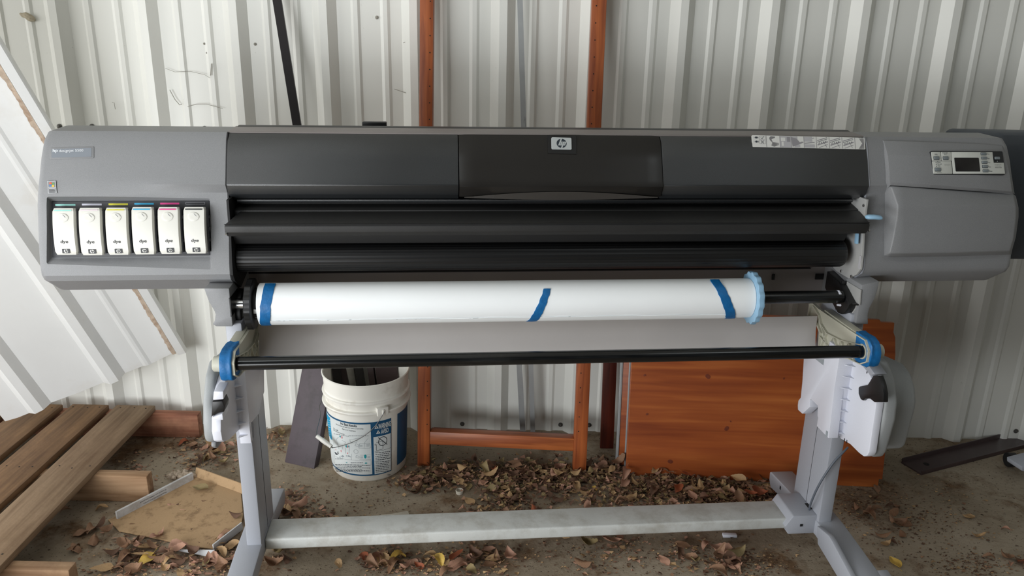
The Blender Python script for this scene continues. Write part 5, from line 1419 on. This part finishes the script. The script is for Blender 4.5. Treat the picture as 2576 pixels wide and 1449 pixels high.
m = MB(); m.prism([(-.012, 0), (.012, 0), (.008, .006), (-.010, .005)], 'y', -.004, .004, M['stripe_blue'] if 'stripe_blue' in M else M['lb_blue'], .001); o = m.build('blue_scrap', M['lb_blue'], None); o.location = WZ(1214, 1181); tag(o, 'tiny bright blue scrap among the leaves below the orange frame', 'debris')

# ---- brown metal rail lying on the floor at the right
a, b_ = WZ(2292, 1180), WZ(2520, 1122); d_ = (b_ - a).normalized(); n_ = Vector((-d_.y, d_.x, 0)); Ln = (b_ - a).length + .12
mx = Matrix(((d_.x, n_.x, 0, a.x), (d_.y, n_.y, 0, a.y), (0, 0, 1, 0), (0, 0, 0, 1)))
FR_ = thing('metal_rail', (0, 0, 0), 'dark brown metal channel rail with a hole, lying on the floor at the right', 'metal rail'); FR_.matrix_world = mx
m = MB(); m.prism([(-.045, 0), (.045, 0), (.045, .022), (.041, .022), (.041, .005), (-.041, .005), (-.041, .016), (-.045, .016)], 'x', 0, Ln, M['brownmetal'], .0005); m.build('channel', M['brownmetal'], FR_)
m = MB(); m.disc_stack([(.0052, .0105), (.0058, .0105)], M['hole'], 'z', (.075, .0, 0), 18); m.build('bolt_hole', M['hole'], FR_, None)

# ---- second machine at the right edge
PM = thing('office_machine', (0, 0, 0), 'dark slate machine on a grey stand, cut off by the right edge behind the printer', 'machine'); PM.location = (1.40, 2.30, 0)
m = MB(); m.prism([(0, .88), (-.012, .93), (.0, 1.16), (.02, 1.235), (.05, 1.256), (.34, 1.23), (.36, .9)], 'x', .0, .9, M['machine2'], .022, 3); m.build('housing', M['machine2'], PM, 40)
m = MB(); m.box((.62, .10, .1), (.66, .26, .9), M['grey_light'], .005); m.build('stand_post', M['grey_light'], PM)
q = WZ(2516, 1137, .07) - Vector((1.40, 2.30, 0))
m = MB(); m.prism([(.02, .10), (.30, .088), (.53, .062), (.545, .066), (.55, .085), (.30, .125), (.02, .14)], 'y', -.035, .035, M['grey_light'], .004, mx=Matrix.Translation((q.x + .53, q.y + .02, 0)) @ Matrix.Rotation(math.radians(192), 4, 'Z') @ Matrix.Translation((0, 0, 0)))
o = m.build('stand_foot', M['grey_light'], PM)
m = MB(); m.disc_stack([(-.014, .026), (.014, .026)], M['rubber'], 'x', (q.x + .06, q.y + .02, .028), 20); m.build('caster', M['rubber'], o)

# ---- yellow scrap behind the pallet
p = WY(4, 1006, 2.78); m = MB(); m.prism(circle(0, 0, .045, .028, 20), 'y', -.012, .0, M['yellow'], .004)
m.prism([(-.2, -.028), (.02, -.028), (.0, .0), (-.2, .02)], 'y', -.006, .006, M['yellow'])
YL = m.build('yellow_sack', M['yellow'], None); YL.location = p; tag(YL, 'corner of a yellow sack with black letters behind the pallet at the left edge', 'sack')
m = MB(); fr = Matrix(((1, 0, 0, 0), (0, 0, -1, -.0125), (0, 1, 0, 0), (0, 0, 0, 1))); put_text(m, 'ER', -.012, -.012, .034, .020, M['ink_black'], fr, .0006); m.build('lettering', M['ink_black'], YL, None)
YL.location.z = max(p.z, .06)

# ================================================================== LEAVES
LEAF = [mat('leaf_brown', rgb(142, 108, 82), .7, var=.2, vscale=40, dirt=rgb(84, 54, 38), dirt_amt=.6, dscale=60),
        mat('leaf_pinkish', rgb(168, 128, 106), .7, var=.18, vscale=40, dirt=rgb(120, 76, 58), dirt_amt=.5, dscale=60),
        mat('leaf_tan', rgb(176, 144, 104), .7, var=.18, vscale=40, dirt=rgb(118, 86, 54), dirt_amt=.5, dscale=60),
        mat('leaf_dark', rgb(98, 70, 52), .75, var=.2, vscale=40, dirt=rgb(56, 40, 28), dirt_amt=.6, dscale=60),
        mat('leaf_olive', rgb(140, 122, 84), .7, var=.15, vscale=40, dirt=rgb(92, 82, 48), dirt_amt=.5, dscale=60),
        mat('leaf_yellow', rgb(206, 172, 84), .6, var=.12, vscale=40, dirt=rgb(156, 116, 48), dirt_amt=.5, dscale=60),
        mat('leaf_red', rgb(152, 82, 50), .65, var=.2, vscale=40, dirt=rgb(98, 44, 28), dirt_amt=.5, dscale=60)]
def leaf_mesh(seed, curl, fold, twist, wide, serr=.05):
    random.seed(seed); n, mth = 12, 7; bm = bmesh.new(); V = []
    for i in range(n + 1):
        t = i / n; hw = wide * .5 * (math.sin(math.pi * t ** .8) ** .75) * (1 - .15 * t) * (1 + serr * math.sin(i * 2.9 + seed)) if 0 < i < n else .004
        row = []
        for j in range(mth):
            s = (j / (mth - 1) - .5) * 2; x = s * hw; y = t - .5
            z = fold * abs(x) + curl * (y * y) + .10 * math.sin(3 * y * twist + seed) * x * 2 + .035 * math.sin(9 * x + 7 * y + seed) + .5 * curl * math.sin(seed) * x * x * 3
            a = twist * .5 * y; row.append(bm.verts.new((x * math.cos(a) - z * math.sin(a) * .5, y, z * math.cos(a) + x * math.sin(a) * .7)))
        V.append(row)
    for i in range(n):
        for j in range(mth - 1): bm.faces.new([V[i][j], V[i + 1][j], V[i + 1][j + 1], V[i][j + 1]])
    # stem
    s0 = Vector((0, -.5, 0)); st = []
    for k in range(3):
        st.append([bm.verts.new(s0 + Vector((.012 * math.cos(a_), -.12 * k, .012 * math.sin(a_) + .03 * k * math.sin(seed)))) for a_ in (0, 2.1, 4.2)])
    for k in range(2):
        for j in range(3): bm.faces.new([st[k][j], st[k][(j + 1) % 3], st[k + 1][(j + 1) % 3], st[k + 1][j]])
    zmin = min(v.co.z for v in bm.verts)
    for v in bm.verts: v.co.z -= zmin
    bm.verts.ensure_lookup_table()
    return bm
PROTO = []
specs = [(1, .5, .5, 1.0, .55), (2, 1.2, .2, -1.4, .6), (3, -.8, .9, .8, .5), (4, .3, -.6, 1.8, .65), (5, 1.6, 1.0, -.6, .45), (6, -.3, .3, 2.2, .6), (7, .9, -.9, .5, .55), (8, .15, .15, .3, .55), (9, 2.0, .4, 1.2, .7), (10, -1.3, .5, -2, .5)]
for mi in range(len(LEAF)):
    for sp_ in specs:
        bm = leaf_mesh(*sp_); me = bpy.data.meshes.new('dry_leaf'); bm.to_mesh(me); bm.free(); me.materials.append(LEAF[mi])
        me.polygons.foreach_set('use_smooth', [True] * len(me.polygons)); PROTO.append(me)
def leaf(px, py, size, mi, si, rot, label, group=None, z=0.0, tilt=(0, 0), world=None, name='dry_leaf'):
    o = bpy.data.objects.new(name, PROTO[mi * len(specs) + si]); COL.objects.link(o)
    p = world if world else WZ(px, py); o.location = (p[0], p[1], z + .001); o.scale = (size,) * 3; o.rotation_euler = (tilt[0], tilt[1], rot)
    return tag(o, label, 'leaf', group)
# single leaves that stand out
leaf(369, 1418, .068, 5, 7, 2.9, 'broad yellow leaf lying flat at the lower left, below the cardboard tray', z=.012)
leaf(1102, 1422, .06, 5, 2, .6, 'bright yellow leaf standing up at the bottom edge, below the cross beam', z=.012)
leaf(1345, 1291, .052, 6, 3, .3, 'rusty red leaf behind the middle of the cross beam')
leaf(1747, 1285, .05, 5, 1, 1.6, 'pale yellow leaf just behind the cross beam, below the orange board')
leaf(1180, 1262, .055, 2, 7, .7, 'single tan leaf on bare concrete between the bucket and the leaf drift')
leaf(690, 1424, .06, 0, 8, 1.2, 'curled brown leaf beside the left foot of the printer')
leaf(1283, 1405, .055, 1, 8, .2, 'round pinkish leaf lying alone in front of the cross beam')
leaf(1812, 1386, .07, 1, 1, 1.4, 'large pinkish leaf in front of the right end of the cross beam')
leaf(1850, 1395, .065, 4, 6, 1.9, 'pale olive leaf in front of the right end of the cross beam')
leaf(2250, 1418, .055, 5, 0, .1, 'yellow-brown leaf lying to the right of the right foot')
leaf(2270, 1318, .06, 0, 7, 1.2, 'long flat brown leaf to the right of the right foot')
leaf(2458, 1353, .045, 2, 4, 1.5, 'small tan leaf lying alone near the right edge')
leaf(505, 1236, .06, 4, 0, 1.4, 'greyish tan leaf lying in the back corner of the cardboard tray', z=.008)
leaf(595, 1305, .045, 3, 6, 1.5, 'dark leaf on the cardboard tray beside the left post', z=.008)
leaf(1250, 1410, .05, 0, 4, .2, 'small brown leaf left of the round pinkish leaf')
CW = ['brown', 'pinkish brown', 'tan', 'dark brown', 'olive brown', 'yellow', 'rusty red']
SW = ['gently curled', 'cupped', 'folded', 'crumpled', 'tightly folded', 'twisted', 'arched', 'flat', 'rolled', 'bent']
ZONES = [  # label, group, count, [(px, py, rx, ry, weight)], size range, colour weights, pile height
    ('under the rail of the orange frame', 'leaves under the orange frame', 62, [(1130, 1195, 70, 25, 1.2), (1300, 1195, 110, 26, 2), (1430, 1205, 70, 22, 1.2), (1520, 1190, 45, 25, .8), (1050, 1215, 50, 20, .6)], (.035, .065), (5, 4, 3, 3, 1, 0, .6), .03),
    ('along the large orange board', 'leaves along the orange board', 66, [(1640, 1240, 80, 36, 2), (1770, 1245, 90, 40, 2.5), (1880, 1255, 70, 30, 1.6), (1700, 1210, 90, 14, 1)], (.032, .062), (5, 3, 5, 3, 1, .15, .3), .035),
    ('behind the middle of the cross beam', 'leaves behind the cross beam', 38, [(1270, 1255, 60, 45, 2), (1400, 1240, 80, 40, 1), (1260, 1305, 60, 18, 1), (1520, 1255, 60, 30, .7)], (.025, .05), (3, 2, 5, 4, 2, .3, .3), .01),
    ('in front of the cross beam', 'leaves in front of the cross beam', 48, [(1000, 1415, 70, 24, 2), (1190, 1412, 70, 30, 2.2), (1110, 1430, 140, 20, 1), (1560, 1372, 60, 22, 1), (1720, 1400, 110, 36, 2), (1830, 1425, 60, 20, 1), (1490, 1430, 60, 18, .4)], (.036, .066), (5, 5, 3, 2, 1, .5, .8), .012),
    ('heaped below the cardboard tray', 'leaves below the cardboard tray', 46, [(360, 1390, 70, 50, 2), (480, 1415, 90, 28, 2), (560, 1425, 50, 22, 1), (300, 1440, 60, 15, .8), (555, 1370, 25, 20, .4)], (.036, .066), (5, 4, 4, 3, 1, .5, .2), .02),
    ('between pallet and left post', 'leaves behind the left post', 26, [(540, 1130, 60, 22, 2), (510, 1165, 50, 14, 1), (470, 1115, 30, 15, .6), (700, 1110, 25, 20, .7)], (.03, .055), (5, 5, 2, 3, 1, 0, .6), .015),
    ('beside the rear of the left foot', 'leaves beside the left foot', 18, [(760, 1300, 60, 24, 2), (740, 1250, 25, 18, 1), (800, 1320, 50, 10, 1), (705, 1400, 20, 20, .4)], (.034, .06), (4, 2, 5, 2, 1, .2, .3), .01),
    ('right of the printer stand', 'leaves at the right', 22, [(2180, 1270, 60, 50, 2), (2230, 1350, 60, 40, 1), (2400, 1330, 150, 70, 1), (2510, 1420, 60, 30, 1)], (.03, .055), (5, 2, 3, 4, 1, .2, .1), .004),
    ('in the shade under the pallet', 'leaves under the pallet', 14, [(230, 1330, 60, 40, 1), (330, 1210, 40, 40, 1), (180, 1390, 60, 30, 1)], (.035, .06), (5, 2, 1, 5, 0, 0, .4), .01)]
random.seed(77)
for lab, grp, cnt, blobs, (s0, s1), cw, pile in ZONES:
    for i in range(cnt):
        b = random.choices(blobs, [q[4] for q in blobs])[0]
        px, py = random.gauss(b[0], b[2] * .55), random.gauss(b[1], b[3] * .55)
        mi = random.choices(range(7), cw)[0]
        p = WZ(px, py)
        if p.y > 2.78: continue
        si = random.randrange(len(specs)); sz = random.uniform(s0, s1)
        big = 'small' if sz < s0 + (s1 - s0) * .33 else ('large' if sz > s0 + (s1 - s0) * .67 else 'medium')
        leaf(px, py, sz, mi, si, random.uniform(0, 6.28), f'{big} {CW[mi]} {SW[si]} leaf {lab}', grp, z=random.random() ** 2 * pile, tilt=(random.uniform(-.35, .35), random.uniform(-.35, .35)), world=p)
# crumbled litter: uncountable
def litter(name, label, count, spots, smin, smax, mats_, seed, zmax=.004):
    random.seed(seed); m = MB()
    for i in range(count):
        b = random.choices(spots, [q[4] for q in spots])[0]
        p = WZ(random.gauss(b[0], b[2] * .6), random.gauss(b[1], b[3] * .6))
        if p.y > 2.8 or p.y < 1.2: continue
        s = random.uniform(smin, smax) * (1 if random.random() < .8 else 1.6); a = random.uniform(0, 6.28); k = random.randint(3, 5)
        pts = []
        for j in range(k):
            an = a + 6.28 * j / k; r = s * random.uniform(.5, 1)
            pts.append(Vector((p.x + r * math.cos(an), p.y + r * math.sin(an) * .7, random.uniform(.001, zmax + s * .5))))
        m.face(pts, random.choice(mats_))
    return tag(m.build(name, mats_[0], None, None), label, 'leaf litter', kind='stuff')
sp1 = [(b[0], b[1], b[2] * 1.15, b[3] * 1.2, b[4] * z_[2]) for z_ in ZONES[:3] for b in z_[3]]
litter('leaf_litter', 'crumbled brown leaf litter under the orange frame and board', 5200, sp1, .004, .014, [LEAF[0], LEAF[1], LEAF[2], LEAF[3], LEAF[3], LEAF[4]], 5, .012)
sp2 = [(b[0], b[1], b[2] * 1.3, b[3] * 1.4, b[4]) for z_ in ZONES[3:7] for b in z_[3]] + [(480, 1270, 60, 30, .5), (350, 1200, 50, 60, .8)]
litter('leaf_litter', 'crumbled leaf litter around the left foot and in front of the cross beam', 3000, sp2, .003, .010, [LEAF[0], LEAF[1], LEAF[2], LEAF[3]], 6)
sp3 = [(2300, 1300, 180, 90, 2), (2150, 1260, 60, 60, 1), (1500, 1400, 300, 40, 1), (1900, 1420, 80, 30, 1), (900, 1260, 120, 50, .5), (1350, 1090, 60, 12, .3), (2450, 1420, 100, 30, 1)]
litter('leaf_litter', 'fine crumbs of leaf and straw scattered over the right of the floor', 2400, sp3, .002, .006, [LEAF[3], LEAF[2], LEAF[0], LEAF[3]], 8, .002)
